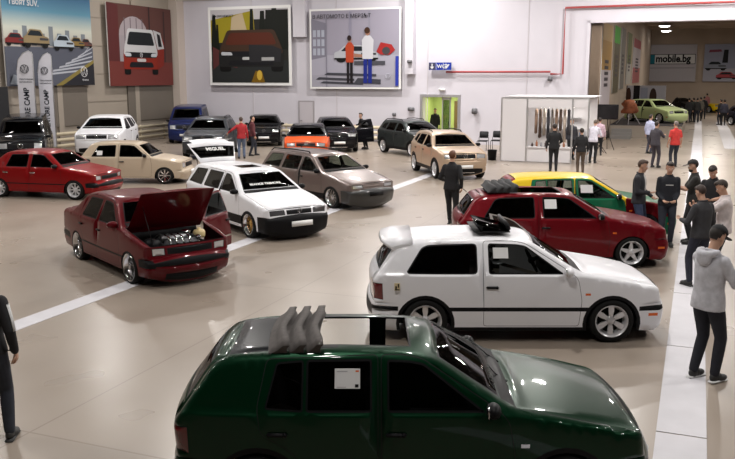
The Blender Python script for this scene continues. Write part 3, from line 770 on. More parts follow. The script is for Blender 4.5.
    mb = MB(); loft(mb, [(sp(.83), .13, .10), (sp(.90), .168 * (1.05 if female else 1), .122), (sp(1.0), .155 * wf, .115), (sp(1.05), .145 * wf, .11)])
    for (a, k, an) in legs: limb(mb, [a, a.lerp(k, .4), k, k.lerp(an, .35), an + Vector((0, 0, .01))], [.10, .092, .068, .066, .054] if not female else [.10, .085, .06, .058, .045])
    remeshed(mb, 'trousers', vox, root, pm, 3)
    # --- shoes
    sm = mat('shoe_%d' % int(shoes[0] * 999), shoes, .6); slm = mat('shoe_sole', (.7, .7, .7), .6) if sole else sm
    for (a, k, an) in legs:
        o = Vector((an.x, an.y, an.z - .095)); m2 = MB(); ex = .012 if an.x > 0 else -.012
        m2.ball(o + Vector((ex, .10, .04)), (.047, .085, .04), sm, n=14); m2.ball(o + Vector((0, 0, .055)), (.042, .065, .055), sm, n=14); m2.ball(o + Vector((ex * .5, .05, .05)), (.043, .07, .05), sm, n=14)
        m2.box(o + Vector((ex * .6, .055, .012)), (.085, .27, .022), slm, bevel=.01); m2.build('shoe', root)
    # --- top
    if shirt:
        m2 = MB(); fr0 = sp(1.44) + Vector((0, .085, 0))
        loft(m2, [(sp(1.0) + Vector((0, .055, 0)), .06, .066), (sp(1.2) + Vector((0, .06, 0)), .06, .082), (sp(1.36) + Vector((0, .045, 0)), .06, .09), (sp(1.43) + Vector((0, .03, 0)), .055, .085), (sp(1.49), .062, .066)])
        remeshed(m2, 'shirt', vox, root, mat('shirt_%d' % int(shirt[0] * 999), shirt, .8), 2)
    tm = mat('top_%d_%d_%d' % tuple(int(c * 999) for c in top), top, .85, noise=.15, nscale=14)
    mb = MB(); bl = 1.0 if not female else .95
    loft(mb, [(sp(jl), .200 * wf, .142), (sp(.95), .192 * wf, .138), (sp(1.08), (.168 if not female else .142), .125), (sp(1.25), .182 * wf, .130), (sp(1.36), .186 * wf, .122), (sp(1.43), .150 * wf, .10), (sp(1.47), .10, .082), (sp(1.51), .066, .066)])
    for (a, e, wv) in arms:
        if sleeve == 'long': limb(mb, [a, a.lerp(e, .5), e, e.lerp(wv, .5), e.lerp(wv, .96)], [.070, .062, .054, .048, .040])
        elif sleeve == 'short': limb(mb, [a, a.lerp(e, .45), a.lerp(e, .75)], [.068, .062, .060])
        else: mb.ball(a, .062, SKIN, n=12)
    jk = remeshed(mb, topn, vox, root, tm, 4)
    m2 = MB(); m2.tube([sp(1.50) + Vector((.066 * math.cos(t), .066 * math.sin(t) + .002, -.012 * math.sin(t))) for t in np.linspace(0, 2 * PI, 17)[:-1]], .014, tm, 8, True); m2.build('collar', jk)
    if hood:
        m2 = MB(); c0 = sp(1.47)
        m2.tube([c0 + Vector((.105 * math.cos(t), -.045 + .085 * math.sin(t), .025 + .03 * math.sin(t))) for t in np.linspace(-PI * 1.15, PI * .15, 14)], [.02, .03, .038, .042, .045, .047, .048, .048, .047, .045, .042, .038, .03, .02], tm, 10)
        m2.ball(c0 + Vector((0, -.125, -.05)), (.10, .045, .09), tm, n=16); remeshed(m2, 'hood', .015, jk, tm, 3)
    if phone is not None:
        q = phone; wv = arms[q][2]; d = (arms[q][2] - arms[q][1]).normalized()
        p = root.matrix_basis
        m2 = MB(); m2.box((0, 0, 0), (.075, .15, .009), BLACKP, bevel=.004); m2.box((0, 0, .005), (.066, .135, .002), mat('phone_screen', (.02, .03, .05), .1, emit=(.5, .6, .8), es=.15))
        ph = m2.build('phone'); M4 = Matrix.Translation((x, y, z)) @ Matrix.Rotation(R(face - 90), 4, 'Z') @ Matrix.Scale(sc, 4)
        ph.location = M4 @ (wv + d * .11 + Vector((0, .01, .035))); ph.rotation_euler = (R(35), 0, R(face - 90))
        tag(ph, 'dark mobile phone in the hand of the ' + label[0].lower() + label[1:] if len(label.split()) < 10 else 'dark mobile phone in the hand of the ' + ' '.join(label.split()[:8]), 'phone')
    return root, dict(sp=sp, arms=arms, legs=legs, hc=hc, hq=hq, top=jk)
# ================================================================== LIGHTS
CEIL = 10.5
def area_light(name, loc, size, energy, col=(1, .96, .92), rot=(0, 0, 0), shape='DISK', sy=None):
    l = bpy.data.lights.new(name, 'AREA'); l.shape = shape; l.size = size; l.energy = energy; l.color = col
    if sy: l.size_y = sy
    o = bpy.data.objects.new(name, l); COL.objects.link(o); o.location = loc; o.rotation_euler = rot; return o
LAMPE = mat('lamp_diffuser', (.9, .9, .9), .4, emit=(1, .97, .93), es=12)
LAMPH = mat('lamp_housing', (.25, .25, .26), .5)
GRID = [(39.5, -12.0, 520), (39.5, 1.5, 420)] + [(u, v, e) for u, row in ((5, (300, 420, 420, 300)), (13, (330, 560, 560, 420)), (21, (420, 640, 640, 560)), (29, (480, 760, 760, 700)), (37, (520, 900, 1000, 1000))) for v, e in zip((-24, -14, -3, 7), row)]  # first two: extra lamps added close to the back wall for its bright glow
bell = None
for (u, v, e) in GRID:
    p = hall(u, v, CEIL - .9)
    if bell is None:
        mb = MB(); mb.lathe([(.05, .42), (.12, .40), (.16, .25), (.36, .02), (.37, 0), (.34, .02), (.14, .22)], LAMPH, 24, 'Z'); mb.cyl((0, 0, .4), (0, 0, .9), .012, LAMPH, n=6)
        bell = mb.build('ceiling_lamp'); m2 = MB(); m2.cyl((0, 0, .03), (0, 0, .05), .33, LAMPE, n=24); m2.build('diffuser', bell); o = bell
    else: o = copy_tree(bell)
    o.location = p
    tag(o, 'round hanging bell lamp high under the hall ceiling, out of the picture', 'lamp', 'bell lamps under the hall ceiling')
    area_light('hall_light', p - Vector((0, 0, .02)), .66, e)

# ================================================================== STRUCTURE
def quadgrid(): pass
FLOORM = bpy.data.materials.new('polished_concrete'); FLOORM.use_nodes = True
nt = FLOORM.node_tree; bs = nt.nodes['Principled BSDF']; tc = nt.nodes.new('ShaderNodeTexCoord')
n1 = nt.nodes.new('ShaderNodeTexNoise'); n1.inputs['Scale'].default_value = .35; n1.inputs['Detail'].default_value = 3; n1.inputs['Roughness'].default_value = .45
n2 = nt.nodes.new('ShaderNodeTexNoise'); n2.inputs['Scale'].default_value = 1.0; n2.inputs['Detail'].default_value = 2
r1 = nt.nodes.new('ShaderNodeValToRGB'); r1.color_ramp.elements[0].position = .34; r1.color_ramp.elements[1].position = .68
r1.color_ramp.elements[0].color = (.262, .216, .176, 1); r1.color_ramp.elements[1].color = (.322, .270, .224, 1)  # uneven concrete tone, contrast raised so darker patches stand in for soft shadows
r2 = nt.nodes.new('ShaderNodeMapRange'); r2.inputs[1].default_value = .3; r2.inputs[2].default_value = .7; r2.inputs[3].default_value = .27; r2.inputs[4].default_value = .32
mp = nt.nodes.new('ShaderNodeMapping'); mp.inputs['Rotation'].default_value = (0, 0, HA)
bk = nt.nodes.new('ShaderNodeTexBrick'); bk.offset = 0; bk.inputs['Scale'].default_value = 1; bk.inputs['Brick Width'].default_value = 6; bk.inputs['Row Height'].default_value = 6; bk.inputs['Mortar Size'].default_value = .012
bk.inputs['Color1'].default_value = (1, 1, 1, 1); bk.inputs['Color2'].default_value = (1, 1, 1, 1); bk.inputs['Mortar'].default_value = (.72, .70, .68, 1)
mx = nt.nodes.new('ShaderNodeMixRGB'); mx.blend_type = 'MULTIPLY'; mx.inputs[0].default_value = 1
nt.links.new(tc.outputs['Object'], n1.inputs[0]); nt.links.new(tc.outputs['Object'], n2.inputs[0]); nt.links.new(tc.outputs['Object'], mp.inputs[0]); nt.links.new(mp.outputs[0], bk.inputs[0])
nt.links.new(n1.outputs[0], r1.inputs[0]); nt.links.new(r1.outputs[0], mx.inputs[1]); nt.links.new(bk.outputs[0], mx.inputs[2]); nt.links.new(mx.outputs[0], bs.inputs['Base Color'])
nt.links.new(n2.outputs[0], r2.inputs[0]); nt.links.new(r2.outputs[0], bs.inputs['Roughness'])
bs.inputs['Specular IOR Level'].default_value = .55

WALLW = mat('white_wall_panel', (.55, .53, .58), .6, noise=.03, nscale=.6)
WALLB = mat('beige_wall_panel', (.30, .26, .215), .7, noise=.05, nscale=.5)
WALLD = mat('brown_wall', (.36, .29, .23), .8, noise=.08, nscale=.5)
CREAM = mat('cream_rail', (.60, .52, .38), .5)
REDP = mat('red_pipe_paint', (.35, .05, .05), .5)
STRIPE = mat('white_floor_carpet', (.56, .55, .58), .75, noise=.05, nscale=3)
DARKM = mat('dark_fabric', (.012, .012, .014), .8)
PANEL = mat('booth_panel', (.70, .68, .70), .45)
ALU = mat('aluminium', (.55, .55, .56), .35, .8)

U0 = hall_u = gp(395, 142).dot(U)                       # cross wall
VL = (lambda p: p.dot(V))(Vector((0, 0, 0)) + (ray(180, 120) * (U0 / ray(180, 120).dot(U))))   # long left wall
VO = onU(588, 60, U0)[0]; ZO = onU(650, 19, U0)[1]; ZO2 = 8.2
U1 = U0 + 46; VR = VO + 26
def struct(mb, name): o = mb.build(name); o['kind'] = 'structure'; return o
def hbox(mb, u0, u1, v0, v1, z0, z1, m):
    c = hall((u0 + u1) / 2, (v0 + v1) / 2, (z0 + z1) / 2)
    mb.box(c, (abs(v1 - v0), abs(u1 - u0), z1 - z0), m, Matrix.Rotation(-HA, 3, 'Z')); return mb
mb = MB(); hbox(mb, -12, U1 + 1, VL - 1, VR + 1, -.2, 0, FLOORM); struct(mb, 'floor')
mb = MB(); hbox(mb, U0, U0 + .5, VL - .5, VO, 0, CEIL, WALLW); hbox(mb, U0, U0 + .5, VO, VR, ZO, CEIL, WALLW)
struct(mb, 'wall_back')
mb = MB(); hbox(mb, -12, U0 + .5, VL - .5, VL, 0, CEIL, WALLB); struct(mb, 'wall_left')
mb = MB(); hbox(mb, -12, U0, VR, VR + .5, 0, CEIL, WALLW); struct(mb, 'wall_right')
mb = MB(); hbox(mb, -12.5, -12, VL - .5, VR + .5, 0, CEIL, WALLB); struct(mb, 'wall_behind')
mb = MB(); hbox(mb, -12.5, U0 + .5, VL - .5, VR + .5, CEIL, CEIL + .3, mat('ceiling_sheet', (.07, .065, .062), .85)); struct(mb, 'ceiling')
# neighbouring hall beyond the opening
ZC2 = ZO + 1.6
VS = VO + .4
mb = MB(); hbox(mb, U1, U1 + .5, VS - .5, VR + .5, 0, ZC2 + 1, WALLD); struct(mb, 'wall_far')
mb = MB(); hbox(mb, U0 + .5, U1, VS - .5, VS, 0, ZC2 + 1, WALLD); struct(mb, 'wall_far_left')
mb = MB(); hbox(mb, U0 + .5, U1, VR, VR + .5, 0, ZC2 + 1, WALLD); struct(mb, 'wall_far_right')
mb = MB(); hbox(mb, U0 + .5, U1, VS - .5, VR + .5, ZC2 + .4, ZC2 + .7, mat('ceiling_far_sheet', (.30, .24, .18), .8))
for k in range(7): hbox(mb, U0 + 4 + 6 * k, U0 + 4.4 + 6 * k, VS, VR, ZC2, ZC2 + .4, WALLD)
struct(mb, 'ceiling_far')
# trims: upper band of the wall, joints, pilaster in the corner, red pipes
mb = MB()
for z in (2.2, 3.6, 5.0, 6.4, 7.8): hbox(mb, -8, U0, VL, VL + .03, z, z + .05, mat('joint', (.26, .22, .18), .7))
for u in np.arange(-4, U0 - 2, 6.0): hbox(mb, u, u + .35, VL, VL + .12, 0, CEIL, WALLB)
struct(mb, 'trim_1')
mb = MB(); hbox(mb, U0 - .7, U0, VL, VL + .55, 0, CEIL, mat('pilaster', (.50, .43, .38), .7)); struct(mb, 'trim_2')
DP = mat('shutter_brown', (.135, .115, .095), .7, noise=.05, nscale=.5); mb = MB()
for (xa, xb) in ((40, 86), (127, 172)): hbox(mb, onV(xa, 100, VL)[0], onV(xb, 100, VL)[0], VL + .02, VL + .10, 1.1, 3.0, DP)
struct(mb, 'trim_5')
JN = mat('wall_joint', (.50, .47, .50), .6)
mb = MB()
for v in np.arange(VL + 5, VO, 5.2): hbox(mb, U0 - .02, U0, v, v + .04, 0, CEIL, JN)
v0, z0 = onU(312, 20, U0); 
hbox(mb, U0 - .35, U0, onU(296, 50, U0)[0], onU(308, 50, U0)[0], 5.6, CEIL, WALLW)
hbox(mb, U0 - .5, U0, onU(408, 50, U0)[0], onU(416, 50, U0)[0], 3.6, CEIL, WALLW)
hbox(mb, U0 - .12, U0, VL + .55, VO, 7.75, 7.95, mat('wall_band', (.45, .40, .38), .7)); struct(mb, 'trim_3')
def pipe(pts, name='red_pipe', r=.05):
    mb = MB(); mb.tube(pts, r, REDP, 8); return mb.build(name)
va, za = onU(447, 72, U0); vb, _ = onU(551, 72, U0)
tag(pipe([hall(U0 - .18, va, za), hall(U0 - .18, vb, za)]), 'thin red pipe running level above the blue sign to the white booth', 'pipe')
vc, zc = onU(566, 8, U0); _, zd = onU(566, 74, U0); ve, ze = onU(725, 1, U0)
tag(pipe([hall(U0 - .16, vb, zd), hall(U0 - .16, vc, zd), hall(U0 - .16, vc, zc), hall(U0 - .16, ve + 8, zc + .1)]), 'thin red pipe framing the big opening to the next hall', 'pipe')
# frame and folded curtain of the opening
mb = MB(); hbox(mb, U0 - .06, U0 + .56, VO - .12, VO + .05, 0, ZO, WALLW); hbox(mb, U0 - .06, U0 + .56, VO - .12, VR, ZO - .12, ZO + .12, WALLW); struct(mb, 'trim_4')
cu = mat('brown_curtain', (.20, .15, .11), .85); mb = MB(); i = mb.mi(cu)
vA = VO + .06; vB = onU(600, 60, U0)[0]; pts = []
for k in range(29):
    t = k / 28; pts.append(hall(U0 + .25 + .14 * math.sin(k * 2.1), vA + (vB - vA) * t))
rowA = [mb.bm.verts.new(p + Vector((0, 0, .03))) for p in pts]; rowB = [mb.bm.verts.new(p + Vector((0, 0, ZO - .14))) for p in pts]
for k in range(28): f = mb.bm.faces.new((rowA[k], rowA[k + 1], rowB[k + 1], rowB[k])); f.material_index = i; f.smooth = True
cur = mb.build('curtain'); sol = cur.modifiers.new('s', 'SOLIDIFY'); sol.thickness = .02
tag(cur, 'tall brown curtain folded against the left edge of the big opening', 'curtain')

# floor stripes
def strip(name, u0, u1, v0, v1, label, z=.006, parts=1):
    mb = MB(); L = (u1 - u0) / parts
    for k in range(parts): hbox(mb, u0 + k * L + .012, u0 + (k + 1) * L - .012, v0, v1, 0, z, STRIPE)
    return tag(mb.build(name), label, 'floor carpet')
va = gp(660, 400).dot(V); vb = gp(706, 400).dot(V); RUN0, RUN1 = va, vb
strip('carpet_runner', 2.5, U0 + 30, va, vb, 'broad white runner on the floor along the right, people standing on it', parts=24)
va = gp(126, 290).dot(V); vb = gp(126, 281.5).dot(V)
ua = gp(10, 326).dot(U)
strip('floor_stripe', ua - 8, gp(420, 176).dot(U) + 3, min(va, vb), max(va, vb), 'narrow white stripe on the floor running under the red saloon and white estate')
v1 = gp(722, 125).dot(V)
strip('floor_stripe', U0 + 2, U0 + 28, v1 - .35, v1 + .35, 'white stripe on the floor of the far hall by the right edge')

# barriers
def barrier(label, P0, P1, n):
    t = empty('guard_rail', P0, math.atan2((P1 - P0).y, (P1 - P0).x), label, 'barrier', None); L = (P1 - P0).length
    for z in (.22, .50, .78): mb = MB(); mb.box((L / 2, 0, z), (L, .06, .17), CREAM, bevel=.02); mb.build('rail', t)
    for k in range(n): mb = MB(); mb.box((L * (k + .5) / n, .07, .45), (.08, .08, .9), CREAM, bevel=.01); mb.build('post', t)
barrier('long cream three-bar guard rail along the beige left wall', hall(6, VL + .62), hall(U0 - 1.3, VL + .62), 16)
va = onU(190, 130, U0 - .4)[0]; vb = onU(409, 130, U0 - .4)[0]
barrier('cream three-bar guard rail along the foot of the white wall', hall(U0 - .4, va), hall(U0 - .4, vb), 14)

# ================================================================== WALL THINGS
def text(body, size, P, rt, up, m, parent, name='lettering', ext=.002, align='LEFT', squeeze=1.0, bold=0.0):
    cu = bpy.data.curves.new('t', 'FONT'); cu.body = body; cu.size = size; cu.align_x = align; cu.extrude = ext; cu.resolution_u = 3; cu.offset = bold
    o = bpy.data.objects.new('t', cu); COL.objects.link(o); dg = bpy.context.evaluated_depsgraph_get(); me = bpy.data.meshes.new_from_object(o.evaluated_get(dg)); bpy.data.objects.remove(o); bpy.data.curves.remove(cu)
    me.materials.clear(); me.materials.append(m); me.name = name
    rt = Vector(rt).normalized(); up = Vector(up).normalized(); n = rt.cross(up)
    M = Matrix((( rt.x * squeeze, up.x, n.x, P[0]), (rt.y * squeeze, up.y, n.y, P[1]), (rt.z * squeeze, up.z, n.z, P[2]), (0, 0, 0, 1)))
    me.transform(M); return link(name, me, parent)
class Poster:
    def __init__(s, name, label, cat, P, rt, w, h, frame=None, border=0.0, bm=None, depth=.06, group=None):
        s.P = Vector(P); s.rt = Vector(rt).normalized(); s.up = Vector((0, 0, 1)); s.n = s.rt.cross(s.up) ; s.w = w; s.h = h; s.k = 0; s.depth = depth
        s.root = empty(name, s.P, 0, label, cat, group); s.mb = MB()
        mb = MB(); Rm = Matrix((s.rt, s.n * -1, s.up)).transposed()
        mb.box(s.rt * (w / 2) + s.up * (h / 2) + s.n * (depth / 2 - .002), (w + 2 * border, depth, h + 2 * border), frame or WHITEP, Rm); mb.build('board', s.root)
    def pt(s, x, y, lift): return s.rt * (x * s.w) + s.up * (y * s.h) + s.n * (s.depth + lift)
    def shape(s, pts, m, l=None):
        s.k += 1; lift = .003 + .0016 * s.k
        pts = [(min(1, max(0, a)), min(1, max(0, b))) for a, b in pts]
        s.mb.poly([s.pt(a, b, lift) for a, b in pts], m); return s
    def rect(s, x0, y0, x1, y1, m): return s.shape([(x0, y0), (x1, y0), (x1, y1), (x0, y1)], m)
    def oval(s, cx, cy, rx, ry, m, n=20, a0=0, a1=2 * PI): return s.shape([(cx + rx * math.cos(a), cy + ry * math.sin(a)) for a in np.linspace(a0, a1, n + 1)[:n if a1 - a0 > 6.2 else n + 1]], m)
    def done(s):
        me = bpy.data.meshes.new('print'); s.mb.bm.to_mesh(me)
        for m in s.mb.mats: me.materials.append(m)
        s.mb.bm.free(); link('print', me, s.root); return s
    def text(s, t, x, y, size, m, **k):
        p = s.pt(x, y, .02 + .0016 * s.k); return text(t, size, p, s.rt, s.up, m, s.root, **k)
    def car(s, cx, cy, w, h, body, glass=None, wheel=None, face=1):
        g = glass or pr((.03, .04, .05)); wh = wheel or pr((.02, .02, .02))
        def q(L, m): s.shape(rnd([(cx + a * w, cy + b * h) for a, b in L], .03 * w + .004, 3), m)
        for a in (-.34, .34): s.oval(cx + a * w, cy + .14 * h, .11 * w, .17 * h, wh, 14)
        q([(-.5, .15), (.5, .15), (.5, .5), (.42, .6), (.3, .64), (.18, .98), (-.25, 1), (-.4, .64), (-.5, .56)], body)
        q([(-.35, .64), (-.22, .93), (.14, .91), (.25, .64)], g)
        q([(-.5, .15), (.5, .15), (.5, .24), (-.5, .24)], wh)
        q([(.12, .4), (.46, .4), (.46, .52), (.12, .54)], pr((.1, .1, .11)))
        return s
    def front_car(s, cx, cy, w, h, upper, lower, glass=None):
        g = glass or pr((.03, .035, .04)); dk = pr((.025, .025, .03))
        def q(L, m): s.shape(rnd([(cx + a * w, cy + b * h) for a, b in L], .05 * w, 4), m)
        for a in (-.40, .40): q([(a - .09, -.02), (a + .09, -.02), (a + .09, .25), (a - .09, .25)], pr((.012, .012, .012)))
        q([(-.5, .10), (.5, .10), (.5, .48), (.46, .6), (-.46, .6), (-.5, .48)], lower)
        q([(-.5, .42), (.5, .42), (.46, .62), (.36, 1), (-.36, 1), (-.46, .62)], upper)
        q([(-.40, .64), (.40, .64), (.32, .93), (-.32, .93)], g)
        q([(-.46, .36), (.46, .36), (.46, .48), (-.46, .48)], dk); q([(-.46, .385), (-.28, .385), (-.30, .46), (-.46, .47)], pr((.6, .62, .65))); q([(.46, .385), (.28, .385), (.30, .46), (.46, .47)], pr((.6, .62, .65)))
        q([(-.36, .14), (.36, .14), (.32, .26), (-.32, .26)], dk); q([(-.13, .27), (.13, .27), (.13, .34), (-.13, .34)], pr((.6, .6, .6)))
        return s
def pr(c, n=0): return mat('print_%d_%d_%d' % tuple(int(x * 999) for x in c), tuple(.8 * x ** 1.25 for x in c), .6, spec=.2)
def gradmat(name, stops, h, vertical=True):
    """printed colour blend over the height of a poster"""
    m = bpy.data.materials.new(name); m.use_nodes = True; nt = m.node_tree; b = nt.nodes['Principled BSDF']; b.inputs['Roughness'].default_value = .6; b.inputs['Specular IOR Level'].default_value = .2
    tc = nt.nodes.new('ShaderNodeTexCoord'); sx = nt.nodes.new('ShaderNodeSeparateXYZ'); mr = nt.nodes.new('ShaderNodeMath'); mr.operation = 'DIVIDE'; mr.inputs[1].default_value = h
    ra = nt.nodes.new('ShaderNodeValToRGB'); nt.links.new(tc.outputs['Object'], sx.inputs[0]); nt.links.new(sx.outputs['Z'], mr.inputs[0]); nt.links.new(mr.outputs[0], ra.inputs[0]); nt.links.new(ra.outputs[0], b.inputs['Base Color'])
    e = ra.color_ramp.elements; e[0].position = stops[0][0]; e[0].color = (*stops[0][1], 1); e[1].position = stops[-1][0]; e[1].color = (*stops[-1][1], 1)
    for p, c in stops[1:-1]: q = e.new(p); q.color = (*c, 1)
    return m
def emblem(parent, c, rt, up, r, m, name='emblem', lift=.01):
    """ring with a V standing on a W"""
    rt = Vector(rt).normalized(); up = Vector(up).normalized(); n = rt.cross(up); c = Vector(c) + n * lift; mb = MB()
    P = lambda x, y: c + rt * (x * r) + up * (y * r)
    mb.tube([P(math.cos(a), math.sin(a)) for a in np.linspace(0, 2 * PI, 33)[:-1]], r * .07, m, 6, True)
    for L in ([(-.34, .86), (0, .12), (.34, .86)], [(-.84, .42), (-.38, -.72), (0, .0), (.38, -.72), (.84, .42)]): mb.tube([P(*q) for q in L], r * .075, m, 6)
    return mb.build(name, parent)

def place_on_U(x0, y0, x1, y1, off=.25):
    a = onU(x0, (y0 + y1) / 2, U0 - off); b = onU(x1, (y0 + y1) / 2, U0 - off); xm = (x0 + x1) / 2
    zt = onU(xm, y0, U0 - off)[1]; zb = onU(xm, y1, U0 - off)[1]
    return hall(U0 - off, a[0], zb), b[0] - a[0], zt - zb
def place_on_V(x0, x1, yt, yb, off=.25):
    a = onV(x0, 60, VL + off)[0]; b = onV(x1, 60, VL + off)[0]; zt = onV(x1, yt, VL + off)[1]; zb = onV(x1, yb, VL + off)[1]
    return hall(a, VL + off, zb), b - a, zt - zb
WH_ = pr((.75, .75, .77)); BK = pr((.02, .02, .025))
# poster 1: cars on a street crossing under a blue sky
P0, w_, h_ = place_on_V(4, 92, -3, 85)
a = onV(-12, 60, VL + .25)[0]
p = Poster('wall_banner', 'huge banner of cars at a street crossing under a blue sky, far left', 'banner', P0, U, w_, h_)
p.rect(0, 0, 1, 1, gradmat('sky_print', [(0, (.05, .06, .09)), (.28, (.10, .12, .16)), (.42, (.42, .38, .34)), (.60, (.50, .52, .45)), (.78, (.10, .24, .33)), (1, (.03, .09, .20))], h_))
for k in range(9): x = .1 + .095 * k; hh = (.07, .12, .09, .05, .13, .06, .1, .05, .07)[k]; p.rect(x, .42, x + .05, .50 + hh, pr((.30, .33, .36)))
p.shape([(0, .0), (1, .0), (1, .42), (0, .40)], pr((.16, .17, .21)))
for k in range(7): y = .11 + .038 * k; p.shape([(.42 + .075 * k, y), (.98, y + .06 + .01 * k), (.99, y + .078 + .01 * k), (.43 + .075 * k, y + .022)], pr((.55, .57, .62)))
p.shape([(.60, 0), (1, .0), (1, .27), (.9, .2)], pr((.05, .05, .06))); p.shape([(.52, .0), (.60, 0), (1, .25), (1, .29)], pr((.34, .28, .10)))
p.car(.12, .41, .22, .13, pr((.28, .05, .05))); p.car(.92, .42, .14, .10, pr((.22, .10, .08))); p.car(.80, .41, .18, .12, pr((.35, .25, .10)))
p.car(.64, .38, .24, .17, pr((.55, .62, .68))); p.car(.33, .40, .28, .19, pr((.38, .30, .18)))
p.shape([(.02, .02), (.06, .12), (.2, .07), (.26, .0)], pr((.35, .38, .42)))
p.done(); p.text('Твоят път.', .05, .915, h_ * .085, WH_, bold=.004); p.text('Твоят SUV.', .05, .825, h_ * .085, WH_, bold=.004)
emblem(p.root, p.pt(.87, .15, .02), U, (0, 0, 1), h_ * .055, WH_); p.text('Всичко', .83, .05, h_ * .03, WH_)
# poster 2: van, left wall
P0, w_, h_ = place_on_V(108, 171.5, 10, 85)
p = Poster('wall_banner', 'banner of a red and white van in an archway on the beige wall', 'banner', P0, U, w_, h_)
p.rect(0, 0, 1, 1, pr((.17, .085, .075))); p.rect(0, 0, 1, .30, pr((.24, .075, .065))); p.shape([(0, .3), (.16, .3), (.16, .98), (0, 1)], pr((.16, .05, .05)))
p.oval(.38, .62, .22, .24, pr((.45, .40, .42)), 24); p.rect(.16, .30, .60, .62, pr((.42, .38, .40)))
for k in range(4): x = .24 + .09 * k; p.rect(x, .45, x + .012, .84, pr((.2, .17, .18)))
p.rect(.62, .28, .64, 1, pr((.08, .05, .05))); p.rect(.86, .3, .88, .96, pr((.1, .06, .06)))
p.front_car(.48, .15, .54, .56, pr((.62, .62, .63)), pr((.33, .05, .03)))
p.shape([(.73, .2), (.84, .26), (.86, .55), (.80, .68), (.68, .71), (.74, .45)], pr((.30, .05, .035))); p.shape([(.745, .46), (.855, .48), (.80, .68), (.68, .71)], pr((.58, .58, .59))); p.shape([(.76, .50), (.82, .50), (.79, .65), (.74, .67)], BK)
p.done(); emblem(p.root, p.pt(.48, .385, .02), U, (0, 0, 1), h_ * .028, WH_)
# poster 3: dark SUV in a sunset wood
P0, w_, h_ = place_on_U(212, 9, 289, 82.5)
p = Poster('wall_banner', 'white-framed banner of a dark car before a yellow sunset wood', 'banner', P0, V, w_, h_, border=.16)
p.rect(0, 0, 1, 1, pr((.045, .045, .04))); p.rect(0, .86, 1, 1, pr((.62, .60, .62)))
p.shape([(0, .55), (.58, .55), (.56, .98), (0, .86)], pr((.42, .36, .04))); p.shape([(.25, .6), (.5, .6), (.42, .95), (.28, .9)], pr((.60, .50, .35)))
for (x, w2, y) in ((0, .08, .93), (.06, .05, .8), (.50, .07, 1), (.62, .1, .97), (.76, .12, 1), (.88, .12, .97)): p.shape([(x, .45), (x + w2, .45), (x + w2 * .8, y), (x + w2 * .3, y)], pr((.02, .025, .018)))
p.shape([(.7, .5), (1, .5), (1, .98), (.72, .98)], pr((.022, .026, .02))); p.rect(0, 0, 1, .30, pr((.05, .055, .055)))
p.shape([(.02, .18), (.10, .25), (.34, .20), (.34, .30), (.02, .5)], pr((.16, .06, .06)))
p.front_car(.52, .16, .84, .56, pr((.10, .06, .04)), pr((.035, .035, .035)), pr((.16, .05, .03)))
p.shape([(.5, .28), (.90, .28), (.92, .45), (.80, .50), (.5, .52)], pr((.05, .05, .055))); p.rect(.66, .30, .82, .345, pr((.5, .5, .5)))
p.shape([(.52, 0), (.70, 0), (.66, .16), (.58, .16)], pr((.28, .17, .02))); p.oval(.63, .10, .035, .07, pr((.7, .5, .1)), 12)
p.done(); p.text('Възможност', .03, .90, h_ * .055, BK)
# poster 4: workshop scene
P0, w_, h_ = place_on_U(312, 10, 399.5, 87)
p = Poster('wall_banner', 'pale banner of two people talking in a workshop, between pilasters', 'banner', P0, V, w_, h_, border=.10)
p.rect(0, 0, 1, 1, pr((.42, .40, .47))); p.rect(0, .14, 1, .42, pr((.48, .47, .54))); p.rect(0, 0, 1, .16, pr((.45, .44, .50)))
p.shape([(0, .36), (.17, .40), (.17, .84), (0, .90)], pr((.30, .29, .35)))
for k in range(3):
    for j in range(3): p.rect(.02 + .05 * k, .42 + .12 * j, .055 + .05 * k, .51 + .12 * j, pr((.50, .52, .60)))
p.rect(.17, .0, .185, .9, pr((.33, .32, .38))); p.rect(.44, .5, .47, .98, pr((.35, .34, .42))); p.rect(.66, .4, .68, .98, pr((.38, .37, .44)))
for (x0, y0, x1, y1) in ((.05, .10, .5, .13), (.1, .05, .6, .075), (.15, .16, .75, .19), (.5, .06, .8, .12)): p.shape([(x0, y0), (x1, y0 - .02), (x1, y1 - .02), (x0 + .04, y1)], pr((.10, .10, .12)))
p.car(.52, .33, .5, .22, pr((.55, .56, .60))); p.rect(.5, .29, .85, .34, pr((.12, .12, .14))); p.shape([(.75, .46), (.80, .58), (.92, .55), (.96, .48), (.90, .42), (.8, .42)], pr((.45, .05, .05))); p.oval(.86, .47, .045, .05, pr((.1, .1, .11)), 12)
def figure(p, x, top, legs, hair, hgt=.66, w=.07):
    p.rect(x - w * .5, .05, x - .006, .05 + hgt * .46, legs); p.rect(x + .004, .05, x + w * .5, .05 + hgt * .46, legs)
    p.shape([(x - w * .62, .05 + hgt * .44), (x + w * .62, .05 + hgt * .44), (x + w * .7, .05 + hgt * .78), (x + w * .3, .05 + hgt * .86), (x - w * .3, .05 + hgt * .86), (x - w * .7, .05 + hgt * .78)], top)
    p.oval(x, .05 + hgt * .92, w * .30, hgt * .065, pr((.42, .25, .19)), 12); p.oval(x - w * .06, .05 + hgt * .95, w * .34, hgt * .06, hair, 12)
figure(p, .45, pr((.55, .11, .05)), pr((.03, .025, .03)), pr((.05, .03, .03)), .62); p.shape([(.50, .44), (.62, .42), (.62, .39), (.50, .39)], pr((.45, .25, .18)))
figure(p, .655, pr((.68, .68, .72)), pr((.03, .05, .30)), pr((.10, .05, .03)), .72, .095)
p.rect(.965, .02, 1, .40, pr((.06, .09, .45)))
p.done(); p.text('В АВТОМОТО Е МЕРЗЪТ', .02, .90, h_ * .07, BK); emblem(p.root, p.pt(.88, .14, .02), V, (0, 0, 1), h_ * .035, pr((.6, .6, .66)))
